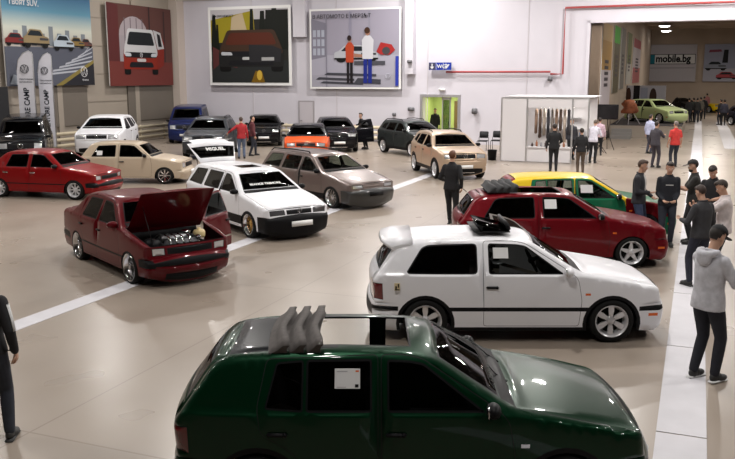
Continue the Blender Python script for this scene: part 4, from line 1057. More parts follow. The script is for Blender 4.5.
# signs and small things on the cross wall
P0, w_, h_ = place_on_U(429.5, 62.5, 451.5, 70)
BLU = pr((.03, .07, .42))
p = Poster('direction_sign', 'small blue sign with white arrows and pictograms above the lit door', 'sign', P0, V, w_, h_, frame=BLU, depth=.12)
p.rect(0, 0, 1, 1, BLU); p.rect(0, .05, .30, .95, pr((.10, .10, .16)))
p.shape([(.13, .85), (.17, .85), (.17, .45), (.24, .45), (.15, .12), (.06, .45), (.13, .45)], WH_); p.rect(.33, .06, .345, .94, WH_); p.rect(.655, .06, .67, .94, WH_)
p.shape([(.72, .2), (.82, .2), (.95, .75), (.86, .75)], WH_); p.oval(.79, .72, .03, .12, WH_, 12); p.rect(.72, .4, .86, .55, WH_)
p.done(); p.text('WC', .38, .25, h_ * .7, WH_, bold=.004)
def wallbox(x0, y0, x1, y1, name, label, cat, m, dep=.2, off=.0):
    P0, w_, h_ = place_on_U(x0, y0, x1, y1, off + dep + .03); mb = MB()
    mb.box(V * (w_ / 2) + Vector((0, 0, h_ / 2)) + U * (dep / 2), (w_, dep, h_), m, Matrix.Rotation(-HA, 3, 'Z'), bevel=min(w_, h_) * .12)
    o = mb.build(name); o.location = P0; return tag(o, label, cat)
GREYB = mat('grey_box', (.12, .12, .13), .5)
wallbox(407, 60, 411, 63, 'wall_sensor', 'tiny dark box on the pilaster right of the workshop banner', 'box', GREYB, .2, .5)
wallbox(407.5, 107.5, 413.5, 111, 'socket_box', 'small dark twin socket box on the wall left of the lit door', 'socket', GREYB)
wallbox(392, 113, 395, 116, 'wall_socket', 'tiny socket low on the wall above the end of the rail', 'socket', GREYB)
wallbox(471.5, 108.5, 476, 114, 'wall_speaker', 'small dark box speaker on the wall right of the lit door', 'speaker', GREYB, .3)
wallbox(547.5, 76.5, 552, 81, 'alarm_box', 'small grey box at the right end of the red pipe', 'box', GREYB, .25)
wallbox(438.5, 88, 444.5, 91, 'emergency_light', 'small pale lamp box fixed over the lit door', 'lamp', WHITEP, .15)
# lit doorway
DG = mat('green_lit_wall', (.42, .50, .22), .7)  # green-yellow light of the doorway put into the corridor wall colour
vA, zT = onU(423, 97, U0); vB = onU(458, 97, U0)[0]
mb = MB(); hbox(mb, U0 - .02, U0 + .0, vA - .1, vA, 0, zT, WALLB); hbox(mb, U0 - .06, U0, vA - .14, vB + .14, zT, zT + .14, ALU); hbox(mb, U0 - .06, U0, vB, vB + .14, 0, zT, ALU); hbox(mb, U0 - .06, U0, vA - .14, vA, 0, zT, ALU)
FR = struct(mb, 'door_1')
wb = bpy.data.objects['wall_back']
cut = MB(); hbox(cut, U0 - .3, U0 + .8, vA, vB, -.1, zT, GAP); cu_ = cut.build('cutter')
bo = wb.modifiers.new('b', 'BOOLEAN'); bo.operation = 'DIFFERENCE'; bo.object = cu_; bo.solver = 'EXACT'
dg = bpy.context.evaluated_depsgraph_get(); nm = bpy.data.meshes.new_from_object(wb.evaluated_get(dg)); wb.modifiers.clear(); wb.data = nm; bpy.data.objects.remove(cu_)
mb = MB(); hbox(mb, U0 + .5, U0 + 4, vA - .7, vA - .6, 0, zT + .3, DG); hbox(mb, U0 + .5, U0 + 4, vB + .6, vB + .7, 0, zT + .3, DG); hbox(mb, U0 + 3.9, U0 + 4, vA - .7, vB + .7, 0, zT + .3, DG); hbox(mb, U0 + .5, U0 + 4, vA - .7, vB + .7, zT + .3, zT + .4, WALLW)
hbox(mb, U0 + 3.8, U0 + 3.9, vA + .65, vA + 1.2, 0, 2.1, mat('brown_door', (.12, .07, .03), .6)); struct(mb, 'wall_corridor')
lc = area_light('corridor_light', hall(U0 + 2.2, (vA + vB) / 2, zT + .2), 1.0, 130, (1, 1, .62), shape='SQUARE')
t = empty('glazed_door', hall(U0 + .12, vA + (vB - vA) * .55, 0), -HA, 'open glazed door leaf standing in the green lit doorway', 'door')
L = (vB - vA) * .22
mb = MB(); mb.box((0, 0, zT / 2), (.06, .06, zT), ALU); mb.box((L, 0, zT / 2), (.06, .06, zT), ALU); mb.box((L / 2, 0, .1), (L, .06, .2), ALU); mb.box((L / 2, 0, zT - .08), (L, .06, .12), ALU); mb.build('door_frame', t)
mb = MB(); mb.box((L / 2, 0, zT / 2), (L - .06, .012, zT - .3), GLC); mb.build('pane', t); mb = MB(); mb.box((L - .06, -.06, 1.05), (.03, .05, .3), BLACKP, bevel=.01); mb.build('door_handle', t)
# closed door behind the cars
vA, zT = onU(300, 102, U0); vB = onU(313, 102, U0)[0]
mb = MB(); hbox(mb, U0 - .05, U0, vA - .08, vB + .08, 0, zT + .08, mat('door_frame_grey', (.30, .28, .29), .6)); hbox(mb, U0 - .07, U0, vA, vB, 0.02, zT, mat('door_leaf', (.46, .43, .46), .5)); d = struct(mb, 'door_2')
mb = MB(); mb.box(hall(U0 - .12, vA + .12, 1.05), (.12, .06, .03), GREYB, bevel=.01); q = mb.build('door_handle', d)
# dark screen block at far left, behind the flags
a = onV(-14, 100, VL + 1.2)[0]; b = onV(21, 100, VL + 1.2)[0]; zT = onV(20, 87, VL + 1.2)[1]
mb = MB(); hbox(mb, a, b, VL + .13, VL + .5, 0, zT, DARKM); tag(mb.build('black_partition'), 'tall black partition wall behind the flags at far left', 'partition')

# ---- flags
FLAGM = mat('flag_fabric', (.62, .62, .68), .8, noise=.04, nscale=3)
def flag(label, px0, px1, ytop, ybase, textx):
    g = gp((px0 + px1) / 2, ybase); s = g.length
    t = empty('feather_flag', g, 0, label, 'flag', 'feather flags before the street banner'); Zc = 1 / ((ybase - YH) * math.cos(TH) / F) * H
    w2 = (px1 - px0) / F * Zc / 2; h = H + (YH - ytop) / F * Zc * math.cos(TH)
    prof = [(-w2, .35), (w2 * .98, .30), (w2, h - .02), (w2 * .55, h), (-.1 * w2, h - .10), (-w2 * .7, h - .38), (-w2, h - .85)]
    mb = MB(); mb.prism([(a, 0, b) for a, b in prof], (0, .012, 0), FLAGM); mb.build('banner_cloth', t)
    mb = MB(); mb.tube([(w2 + .02, .01, .02), (w2 + .02, .01, h - .1), (w2 * .6, .01, h + .03), (-.1 * w2, .01, h - .07), (-w2 * .72, .01, h - .36), (-w2 - .02, .01, h - .85)], .018, ALU, 8); mb.build('pole', t)
    mb = MB(); mb.box((w2 * .3, 0, .03), (.6, .6, .05), BLACKP, bevel=.01); mb.build('base', t)
    emblem(t, (0, -.01, h - .75), (1, 0, 0), (0, 0, 1), w2 * .5, pr((.03, .04, .06)))
    text('Лекотоварни', w2 * .27, (-w2 * .75, -.006, h - 1.22), (1, 0, 0), (0, 0, 1), pr((.05, .06, .08)), t); text('автомобили', w2 * .27, (-w2 * .75, -.006, h - 1.34), (1, 0, 0), (0, 0, 1), pr((.05, .06, .08)), t)
    text('ADVENTURE CAMP', w2 * .95, (w2 * .33, -.006, h - 35 / F * Zc), (0, 0, 1), (-1, 0, 0), pr((.03, .04, .06)), t, bold=.008, align='RIGHT', squeeze=.86)
flag('white feather flag with ADVENTURE CAMP lettering, the left and nearer one', 23, 39, 52, 155.5, 0)
flag('white feather flag with ADVENTURE CAMP lettering, the right and narrower one', 43.5, 57, 54, 153.5, 0)

# ---- exhibition booth
ub = gp(512, 161.5).dot(U); vl = gp(498, 162).dot(V)
bd = 3.0
vr = onU(587, 150, ub)[0]; vm = onU(526, 150, ub)[0]; vq = onU(571, 150, ub)[0]; zt = onU(512, 98.5, ub)[1]
booth = empty('exhibition_booth', hall(ub, vl), -HA, 'white panelled exhibition booth with an open front and lit inside', 'booth')
Wb = vr - vl; a = vm - vl; q_ = vq - vl
def bpart(name, boxes, m=PANEL):
    mb = MB()
    for (x0, x1, y0, y1, z0, z1) in boxes: mb.box(((x0 + x1) / 2, (y0 + y1) / 2, (z0 + z1) / 2), (x1 - x0, y1 - y0, z1 - z0), m)
    return mb.build(name, booth)
bpart('front_panel', [(.03, a - .03, 0, .04, .03, zt)]); bpart('side_panel', [(0, .04, 0.05, bd, .03, zt)]); bpart('back_panel', [(0, Wb, bd, bd + .04, .03, zt)])
bpart('counter_front', [(a + .03, q_, 0, .04, .03, .60)]); bpart('fascia', [(a, q_ - .03, 0, .04, zt - .36, zt)]); bpart('fascia', [(q_, Wb, 0, .04, zt - .30, zt)])
for x in (0, a, q_, Wb): bpart('post', [(x - .03, x + .03, -.02, .04, 0, zt + .02)], ALU)
bpart('top_rail', [(0, Wb, -.01, .05, zt, zt + .05), (0, Wb, bd, bd + .06, zt, zt + .05), (-.02, .04, 0, bd, zt, zt + .05), (Wb - .04, Wb + .02, 0, bd, zt, zt + .05)], ALU)
bpart('roof_sheet', [(.1, Wb + .15, .3, bd, zt + .06, zt + .09)]); bpart('worktop', [(a, q_, -.05, .5, .60, .64)])
mb = MB(); mb.prism([(.1, .3, zt + .09), (Wb * .5, .3, zt + .09), (Wb * .5, .3, zt + .36)], (0, bd - .5, 0), PANEL); mb.bm.free()
bpart('shelf', [(a + .1, q_, bd - .4, bd - .05, 1.2, 1.23), (a + .1, q_, bd - .4, bd - .05, 1.7, 1.73)], ALU); bpart('counter', [(q_ + .1, Wb - .1, .9, 1.3, 0, 1.0)])
lm = bpart('strip_lamp', [(a + .3, Wb - .3, 1.4, 1.6, zt - .12, zt - .06)], mat('booth_lamp', (1, 1, 1), .4, emit=(1, .98, .92), es=4))
al = area_light('booth_light', hall(ub + 1.5, vl + Wb * .6, zt - .15), 2.0, 60, (1, .97, .9), shape='RECTANGLE', sy=.5)
random.seed(3)
cols = [(.3, .2, .14), (.12, .08, .06), (.5, .42, .35), (.05, .05, .06), (.25, .22, .2)]
for k in range(9):
    x = a + .18 + k * (q_ - a - .3) / 9; hh = random.uniform(.9, 1.5); mb = MB(); cm = mat('cloth_item_%d' % (k % 5), cols[k % 5], .8)
    mb.box((0, 0, hh / 2), (.09, .30, hh), cm, bevel=.03); mb.cyl((0, 0, hh), (0, 0, hh + .05), .008, CHROME, n=6)
    o = mb.build('hanging_strap'); o.location = booth.matrix_basis @ Vector((x, 1.1, 2.15 - hh)); o.rotation_euler = (0, 0, -HA)
    tag(o, 'long strap hanging behind the booth window, one of a brown and black row', 'strap', 'straps hanging in the booth window')
mb = MB(); mb.tube([(a + .05, 1.1, 2.22), (q_ - .05, 1.1, 2.22)], .012, CHROME, 8); mb.build('hanging_rail', booth)
for k in range(8):
    x = a + .2 + k * (q_ - a - .35) / 8; hh = random.uniform(.12, .26); mb = MB(); cm = mat('jar_%d' % (k % 3), [(.05, .03, .03), (.35, .15, .08), (.3, .3, .32)][k % 3], .3)
    mb.lathe([(0, 0), (.045, 0), (.05, hh * .6), (.02, hh * .8), (.02, hh), (0, hh)], cm, 12, 'Z'); o = mb.build('bottle'); o.location = booth.matrix_basis @ Vector((x, .25, .642))
    tag(o, 'small bottle standing on the booth counter behind the front opening', 'bottle', 'bottles on the booth counter')
for k in range(3):
    x = q_ + .22 + k * .17; hh = (.22, .3, .18, .26, .2)[k]; mb = MB(); mb.box((0, 0, hh / 2), (.10, .12, hh), mat('carton_%d' % (k % 3), [(.1, .2, .4), (.6, .6, .62), (.08, .08, .09)][k % 3], .5), bevel=.01)
    o = mb.build('carton'); o.location = booth.matrix_basis @ Vector((x, 1.1, 1.002)); o.rotation_euler = (0, 0, -HA); tag(o, 'small product carton on the inner counter at the booth right side', 'box', 'cartons on the inner booth counter')

# ---- chairs by the booth
def chair(label, px, py, rz):
    t = empty('visitor_chair', gp(px, py), rz, label, 'chair', 'black chairs left of the booth')
    mb = MB(); mb.box((0, 0, .46), (.46, .45, .06), DARKM, bevel=.025); mb.build('seat', t)
    mb = MB(); mb.box((0, .23, .74), (.44, .05, .32), DARKM, Matrix.Rotation(R(-8), 3, 'X'), bevel=.025); mb.build('backrest', t)
    for x in (-.23, .23):
        for y, zz in ((-.2, .46), (.2, .62)): mb = MB(); mb.tube([(x, y * 1.1, 0), (x, y, zz)], .013, BLACKP, 8); mb.build('leg', t)
    return t
chair('black padded visitor chair by the wall, the left of two', 482.5, 150.5, -HA); chair('black padded visitor chair by the wall, next to the white booth', 496, 150, -HA)
mb = MB(); mb.lathe([(0, 0), (.17, 0), (.20, .42), (.21, .43), (.185, .42), (.16, .02), (0, .02)], BLACKP, 20, 'Z'); o = mb.build('waste_bin'); o.location = gp(492, 160); tag(o, 'black round waste bin on the floor left of the booth', 'bin')

# ---- screen on tripod
def tripod(mb, h, sp_=.42, r=.018):
    mb.cyl((0, 0, .5), (0, 0, h), r, BLACKP, n=10)
    for k in range(3): a_ = PI / 2 + k * 2 * PI / 3; mb.tube([(0, 0, .95), (sp_ * math.cos(a_), sp_ * math.sin(a_), .02)], r * .8, BLACKP, 8)
t = empty('screen_stand', gp(606, 150), -HA, 'black flat screen on a tripod stand right of the booth', 'screen')
Zs = H / ((151 - YH) * math.cos(TH) / F); zt_ = H - (104 - YH) / F * Zs; zb_ = H - (119 - YH) / F * Zs
mb = MB(); tripod(mb, zt_ - .1, .45); mb.build('tripod', t)
wsc = 20.5 / F * Zs
mb = MB(); mb.box((0, -.06, (zt_ + zb_) / 2), (wsc, .06, zt_ - zb_), BLACKP, bevel=.01); sc_ = mb.build('casing', t); mb = MB(); mb.box((0, -.094, (zt_ + zb_) / 2), (wsc - .05, .004, zt_ - zb_ - .05), mat('screen_off', (.004, .004, .005), .2)); mb.build('display', t)
t = empty('folding_stand', gp(598.5, 153), -HA + .4, 'low black folding stand with crossed legs beside the booth', 'stand')
mb = MB(); 
for s_ in (-.3, .3): mb.tube([(-s_, -.2, 0), (s_, -.2, .8)], .015, BLACKP, 8).tube([(-s_, .2, 0), (s_, .2, .8)], .015, BLACKP, 8)
mb.build('crossed_legs', t); mb = MB(); mb.tube([(-.3, -.2, .8), (-.3, .2, .8)], .015, BLACKP, 8).tube([(.3, -.2, .8), (.3, .2, .8)], .015, BLACKP, 8); mb.build('crossbars', t)

# ---- stage in the far hall
us = gp(640, 138.5).dot(U); vs0 = VS + .06; vs1 = onU(682, 130, us)[0]; zs = onU(630, 125.5, us)[1]
ue = us + 11
st = empty('stage', hall(us, vs0), -HA, 'low stage with white front and dark carpet carrying the pale green car', 'stage')
mb = MB(); mb.box(((vs1 - vs0) / 2, 5.5, zs / 2), (vs1 - vs0, 11, zs), WALLB); mb.build('platform', st)
mb = MB(); mb.box(((vs1 - vs0) / 2, 5.5, zs + .015), (vs1 - vs0 - .02, 10.96, .03), mat('stage_carpet', (.035, .03, .035), .9)); mb.build('carpet', st)
x0 = onU(612, 130, us)[0] - vs0; x1 = onU(632, 130, us)[0] - vs0
sp0 = empty('stage_steps', hall(us, vs0 + x0), -HA, 'short flight of grey steps against the white stage front', 'steps')
for k in range(3): mb = MB(); mb.box(((x1 - x0) / 2, -.18 - .28 * k, (zs * (.75 - .25 * k)) / 2), (x1 - x0, .28 if k else .30, zs * (.75 - .25 * k)), mat('step_grey', (.22, .21, .2), .7)); mb.build('step', sp0)

# ---- far hall banners and lights
def far_on(x0, y0, x1, y1, uu, dv=0):
    a = onU(x0, 60, uu)[0]; b = onU(x1, 60, uu)[0]; return hall(uu, a, onU((x0 + x1) / 2, y1, uu)[1]), b - a, onU((x0 + x1) / 2, y0, uu)[1] - onU((x0 + x1) / 2, y1, uu)[1]
P0, w_, h_ = far_on(649, 44.5, 696.5, 81.5, U1 - .2)
p = Poster('wall_banner', 'white banner reading mobile.bg on the far wall', 'banner', P0, V, w_, h_)
p.rect(0, 0, 1, 1, pr((.52, .50, .53))); p.rect(.02, .47, .98, .74, pr((.02, .02, .03))); p.rect(.03, .485, .97, .725, pr((.70, .70, .70))); p.rect(.03, .485, .125, .725, pr((.03, .25, .32))); p.rect(.03, .36, .97, .375, pr((.25, .22, .25)))
p.done(); p.text('mobile.bg', .145, .53, h_ * .27, BK, bold=h_ * .010, squeeze=.86)
P0, w_, h_ = far_on(704, 44, 748, 81.5, U1 - .2)
p = Poster('wall_banner', 'blue-grey banner of silver and red cars at the far right edge', 'banner', P0, V, w_, h_)
p.rect(0, 0, 1, 1, pr((.38, .40, .50))); p.rect(0, 0, 1, .35, pr((.48, .48, .55))); p.car(.28, .30, .5, .25, pr((.35, .38, .45))); p.shape([(.42, .5), (.55, .5), (.55, .85), (.45, .85)], BK); p.car(.55, .06, .5, .2, pr((.5, .12, .14))); p.shape([(.1, .78), (.4, .8), (.38, .86), (.12, .85)], pr((.3, .1, .15))); p.done()
def side_banner(label, xa, xb, yt, yb, bands):
    a = onV(xa, 60, VS + .05)[0]; b = onV(xb, 60, VS + .05)[0]; zt = onV(xa, yt, VS + .05)[1]; zb = onV(xa, yb, VS + .05)[1]
    p = Poster('hanging_banner', label, 'banner', hall(a, VS + .02, zb), U, b - a, zt - zb, depth=.04)
    for (y0, y1, c) in bands: p.rect(0, y0, 1, y1, pr(c))
    for k in range(5): p.rect(.3, .25 + .07 * k, .7, .29 + .07 * k, pr((.1, .08, .1)))
    p.done()
side_banner('tall side-wall banner, yellow above and white below, nearest the curtain', 601.5, 611, 20, 108, [(0, .45, (.62, .58, .62)), (.45, .8, (.50, .33, .12)), (.8, 1, (.6, .45, .25))])
side_banner('tall side-wall banner with a bright green top, second from the curtain', 613.5, 619, 24, 93, [(0, .75, (.16, .14, .09)), (.75, 1, (.10, .42, .06))])
side_banner('narrow greyish side-wall banner, third from the curtain', 620.5, 624.5, 26, 89, [(0, 1, (.30, .28, .26))])
side_banner('olive and cream side-wall banner, fourth from the curtain', 627, 631, 31, 84, [(0, .4, (.5, .48, .45)), (.4, 1, (.20, .22, .10))])
side_banner('white and pink side-wall banner, farthest from the curtain', 633, 640, 37, 83, [(0, .35, (.5, .2, .2)), (.35, .8, (.6, .55, .58)), (.8, 1, (.45, .1, .12))])
for (px, py, zz) in ((664.5, 26, ZC2 - .1), (666, 31, ZC2 - .1)):
    d = ray(px, py); t_ = (zz - H) / d.z; q = Vector((0, 0, H)) + d * t_
    mb = MB(); mb.lathe([(.06, .5), (.45, .1), (.50, 0)], LAMPH, 20, 'Z'); o = mb.build('ceiling_lamp'); o.location = q; m2 = MB(); m2.ball((0, 0, .05), (.46, .46, .16), LAMPE); m2.build('diffuser', o)
    tag(o, 'bright round lamp under the far hall ceiling, the %s of two' % ('upper' if py < 28 else 'lower'), 'lamp', 'round lamps in the far hall')
for (x0, x1, py) in ((681, 711, 33), (718, 748, 33)):
    zz = ZC2 - .05; A = []
    for px in (x0, x1): d = ray(px, py); t_ = (zz - H) / d.z; A.append(Vector((0, 0, H)) + d * t_)
    mb = MB(); mb.tube([Vector((0, 0, 0)), A[1] - A[0]], .09, mat('tube_lamp', (.9, .9, .9), .4, emit=(1, .95, .85), es=.8), 8); o = mb.build('tube_lamp'); o.location = A[0]
    tag(o, 'long white tube lamp on the far hall ceiling, the %s one' % ('left' if x0 < 700 else 'right'), 'lamp', 'tube lamps in the far hall')
for k, (u, v, e) in enumerate([(U0 + 8, VS + 5, 420), (U0 + 8, VS + 14, 420), (U0 + 20, VS + 6, 450), (U0 + 20, VS + 15, 450), (U0 + 34, VS + 6, 500), (U0 + 34, VS + 15, 500)]): area_light('far_hall_light', hall(u, v, ZC2 - .3), .8, e, (1, .93, .84))
# display wall behind the stage
uw = ue + .4; P0, w_, h_ = far_on(623, 85.5, 668, 104, uw)
P0.z = 0; h_ = onU(645, 85.5, uw)[1]
p = Poster('display_wall', 'white display wall with black figures standing behind the stage', 'display', P0, V, w_, h_, depth=.1)
p.rect(0, 0, 1, 1, pr((.60, .60, .66))); p.rect(0, 0, .14, 1, pr((.16, .08, .06))); p.rect(.28, 0, .42, 1, pr((.03, .025, .03))); p.oval(.17, .75, .06, .2, pr((.12, .06, .04))); p.oval(.72, .72, .08, .22, pr((.10, .06, .05))); p.rect(.44, .5, .6, .95, pr((.45, .48, .58))); p.done()

# draped stand beside the stage car
t = empty('draped_stand', hall(us + .9, onU(628, 115, us)[0], zs + .035), -HA, 'orange-brown cloth draped over slanting poles on the stage, left of the pale green car', 'stand')
for (a, b) in (((-.7, 0, 0), (.3, 0, 1.3)), ((.6, .1, 0), (-.2, 0, 1.35)), ((0, -.4, 0), (0, 0, 1.3))): mb = MB(); mb.tube([a, b], .022, PANEL, 8); mb.build('pole', t)
mb = MB(); random.seed(5)
mb.lathe([(0, 1.42), (.25, 1.36), (.42, 1.15), (.38, .95), (.46, .75), (.40, .62)], mat('orange_brown_cloth', (.28, .09, .04), .8, noise=.4, nscale=4), 16, 'Z')
for v in mb.bm.verts: v.co.x += .09 * math.sin(v.co.z * 9 + v.co.y * 6); v.co.y += .06 * math.sin(v.co.x * 11)
mb.build('cloth', t)
# ================================================================== CARS
T = Matrix.Translation
def at_wheel(px, py, lx, ly, h):
    g = gp(px, py); a = R(h); return Vector((g.x - lx * math.cos(a) + ly * math.sin(a), g.y - lx * math.sin(a) - ly * math.cos(a), 0))
def at_nose(px, py, h, nose):           # ground point under the middle of the nose
    g = gp(px, py); a = R(h); return Vector((g.x - nose * math.cos(a), g.y - nose * math.sin(a), 0))
def car(name, loc, h, label, group=None): return empty(name, loc, R(h), label, 'car', group)
GREEN = paint('dark_green_paint', (.001, .024, .009), .38, .34); WHITEC = paint('white_paint', (.74, .74, .77), 0, .35); REDC = paint('red_paint', (.125, .002, .006), .15, .4)
RED2 = paint('maroon_paint', (.085, .001, .004), .15, .4); RED3 = paint('bright_red_paint', (.19, .003, .004), 0, .4)
BLACKC = paint('black_paint', (.006, .006, .008), .2, .25); BROWN = paint('grey_brown_paint', (.17, .135, .125), .45, .35)
YEL = paint('yellow_paint', (.72, .50, .02)); GRN2 = paint('mid_green_paint', (.01, .13, .06)); CRM = paint('cream_paint', (.44, .36, .27)); GOLD = mat('gold_alloy', (.72, .45, .14), .25, .9)
CANV = mat('grey_canvas', (.085, .076, .072), .9, noise=.15, nscale=20)
CANB = mat('black_canvas', (.02, .02, .022), .85)
PAPER = mat('paper_sheet', (.62, .62, .62), .6)
def sheet_on(c, root, x, z, w, h, sg, dx=0, lift=.012, parent=None, marks=True):
    y = sg * (float(c.mapside(np.array([[x, z]]))[0]) + lift); z1 = z + h / 2; z0 = z - h / 2
    ya = sg * (float(c.mapside(np.array([[x, z0]]))[0]) + lift); yb = sg * (float(c.mapside(np.array([[x, z1]]))[0]) + lift)
    mb = MB(); pts = [(x - w / 2, ya, z0), (x + w / 2, ya, z0), (x + w / 2, yb, z1), (x - w / 2, yb, z1)]
    mb.prism(pts, (0, sg * .003, 0), PAPER)
    if marks:
        e = sg * .0045
        def rc(a, b, c_, d, m):
            L = lambda u, v: (x - w / 2 + u * w, ya + (yb - ya) * v + e, z0 + v * h); mb.poly([L(a, b), L(c_, b), L(c_, d), L(a, d)], m)
        rc(.80, .06, .94, .22, BLACKP); rc(.82, .84, .95, .92, ORG); rc(.08, .84, .5, .88, mat('print_grey', (.3, .3, .32), .6)); rc(.08, .06, .45, .09, mat('print_grey', (.3, .3, .32), .6))
    q = mb.build('paper_sheet', parent or root); q['label'] = 'white paper information sheet in the side window'; return q

# 1 dark green hatchback, foreground
r = car('hatchback_car', Vector((.35, 6.90, 0)), 0, 'dark green five-door hatchback with open fabric roof, nearest the camera')
c, o = third_golf(r, GREEN, doors=5, open_roof=True, roofk=12.25, roofm=mat('black_roof_panel', (.006, .007, .009), .35, coat=.25, spec=.1), style='six', mold=BLACKP, glass=GLD, side_m=GLP, indm=LAMP, far=glassmat('lowered_glass', (.80, .80, .78)), tyre=.29)
canvas_folds(r, c, -.74, -1.15, CANV, n=3, w=1.10, h=.095, z=1.385)
mirror(r, c, BLACKP, only=(1, -1)); plate(r, c); plate(r, c, False)
r.scale = (.978, .985, .985)
sheet_on(c, r, -.52, 1.21, .205, .14, -1)

# 2 white three-door hatchback
mv = {('door', 1): T((.80, .80, 0)) @ Matrix.Rotation(R(-58), 4, 'Z') @ T((-.80, -.80, 0))}
r = car('hatchback_car', at_wheel(609, 341, 1.2375, -.76, 0), 0, 'white three-door hatchback with roof spoiler, side on behind the green one')
c, o = third_golf(r, WHITEC, doors=3, style='six', moves=mv, side_m=GLP, glass=GLD, tyre=.295)
mirror(r, c, WHITEC, only=(-1,)); plate(r, c); plate(r, c, False)
mb = MB()
sp_ = [(-1.40, 1.385), (-1.66, 1.375), (-1.78, 1.345), (-1.80, 1.315), (-1.70, 1.30), (-1.5, 1.33)]
ys = np.linspace(-1, 1, 13); rows = [[mb.bm.verts.new((x + .05 * (1 - t * t) * (-1 if x < -1.6 else 0) + (.10 * max(0, abs(t) - .8) / .2 if x < -1.6 else 0), t * .60, z + .03 * (1 - t * t) - (.05 * max(0, abs(t) - .85) / .15))) for t in ys] for x, z in sp_]
i = mb.mi(WHITEC)
for a in range(len(rows)):
    b = (a + 1) % len(rows)
    for j in range(12): f = mb.bm.faces.new((rows[a][j], rows[a][j + 1], rows[b][j + 1], rows[b][j])); f.material_index = i; f.smooth = True
for j in (0, 12): mb.bm.faces.new([q[j] for q in rows]).material_index = i
mb.build('roof_spoiler', r)
mb = MB(); mb.box((-.32, 0, 1.462), (.50, .82, .012), BLACKP, bevel=.005); mb.build('sunroof_surround', r)
mb = MB(); mb.box((-.30, 0, 1.515), (.46, .78, .014), GLP, Matrix.Rotation(R(12), 3, 'Y'), bevel=.005); mb.box((-.10, 0, 1.53), (.05, .80, .10), BLACKP, Matrix.Rotation(R(-20), 3, 'Y'), bevel=.01); mb.box((-.46, .0, 1.50), (.03, .80, .08), BLACKP, bevel=.01); mb.build('tilted_sunroof', r)
sheet_on(c, r, -.24, 1.23, .20, .13, -1, marks=False)
mb = MB(); mb.box((-1.615, -.842, .81), (.075, .006, .10), mat('sticker_cream', (.6, .5, .3), .5)); mb.box((-1.60, -.847, .825), (.015, .004, .05), BLACKP); mb.box((-1.63, -.847, .80), (.02, .004, .04), BLACKP); mb.box((-1.615, -.847, .772), (.06, .004, .012), BLACKP); mb.build('sticker', r)

# 3 red three-door hatchback
r = car('hatchback_car', at_wheel(629.5, 267.5, 1.2375, -.76, 0), 0, 'deep red three-door hatchback with five-spoke wheels and folded black roof')
c, o = third_golf(r, REDC, doors=3, style='star', side_m=GLP, glass=GLD, tyre=.295, strips=True, mold=None, open_roof=True)
canvas_folds(r, c, -.85, -1.38, CANB, n=4, w=1.05, h=.12, z=1.42)
mirror(r, c, BLACKP); plate(r, c); plate(r, c, False)
sheet_on(c, r, -.26, 1.22, .22, .16, -1, marks=False)
mb = MB()
for sg in (-1, 1): mb.tube([(-1.72, sg * .1, 1.34), (-1.9, sg * .1, 1.5)], .008, BLACKP, 6) if sg > 0 else None
mb.build('aerial', r)

# 4 multicoloured hatchback
g = gp(560, 176, 1.38)
r = car('hatchback_car', Vector((4.72, g.y + .56, 0)), 0, 'multicoloured hatchback with yellow roof, red tail and green doors')
c, o = third_golf(r, YEL, doors=5, style='steel', bump=GRN2, mold=None, glass=GLC, rearg=GLD, hoodm=GRN2, gatem=RED3, doorm=GRN2, tyre=.30, strips=False, frontm=REDC)
mirror(r, c, BLACKP); plate(r, c); plate(r, c, False)
sheet_on(c, r, -.02, 1.16, .26, .16, -1, marks=False)

# 5 maroon saloon with open hood and door
hd = -51.5
mv = {('hood', 0): T((.98, 0, .93)) @ Matrix.Rotation(R(-60), 4, 'Y') @ T((-.98, 0, -.93)), ('door#0', 1): T((.82, .78, 0)) @ Matrix.Rotation(R(-58), 4, 'Z') @ T((-.82, -.78, 0))}
r = car('saloon_car', at_wheel(131, 283.5, 1.2375, -.80, hd), hd, 'maroon four-door saloon with raised hood and one open door')
c, o = saloon(r, RED2, moves=mv, style='dish', bump=RED2, bstrip=True, rr=.235, rm=CHROME, glass=GLD, mirm=RED2, mirrors=(-1,), arch=.32, plates=False, grt=.60, hl=(4.35, 5.45, .66, .97))
mb = MB()
mb.box((1.42, 0, .50), (.9, 1.25, .06), GAP); mb.box((1.45, -.02, .66), (.46, .60, .26), mat('engine_block', (.05, .05, .055), .5, .5), bevel=.03); mb.build('engine_bay', r)
mb = MB(); mb.box((1.48, -.08, .81), (.22, .50, .07), mat('engine_cover', (.30, .30, .31), .3, .8), bevel=.02)
for k in range(4): mb.tube([(1.45, -.24 + .12 * k, .84), (1.60, -.24 + .12 * k, .83), (1.72, -.24 + .12 * k, .70)], .022, CHROME, 8)
mb.build('intake_manifold', r)
mb = MB(); mb.lathe([(0, 0), (.10, 0), (.11, .03), (.11, .10), (.09, .13), (.03, .14), (.03, .17), (0, .17)], mat('tank_yellow', (.66, .52, .26), .45), 16, 'Z', c=(1.35, .46, .72)); mb.build('coolant_tank', r)
mb = MB(); mb.box((1.50, -.50, .72), (.26, .18, .18), BLACKP, bevel=.015); mb.cyl((1.45, -.50, .81), (1.45, -.50, .83), .015, CHROME, n=8); mb.cyl((1.56, -.50, .81), (1.56, -.50, .83), .015, CHROME, n=8); mb.build('battery', r)
for k, (a, b, cc) in enumerate([((1.2, .3, .75), (1.4, .1, .86), (1.5, .3, .78)), ((1.25, -.4, .74), (1.4, -.3, .86), (1.6, -.35, .76)), ((1.7, .4, .70), (1.6, .2, .80), (1.4, .3, .80))]):
    mb = MB(); mb.tube([a, b, cc], .022, RUB, 8); mb.build('hose', r)
mb = MB(); mb.ball((1.3, .22, .84), (.09, .09, .045), CHROME, n=14); mb.ball((1.62, .30, .79), (.06, .05, .04), CHROME, n=12); mb.build('air_filter', r)
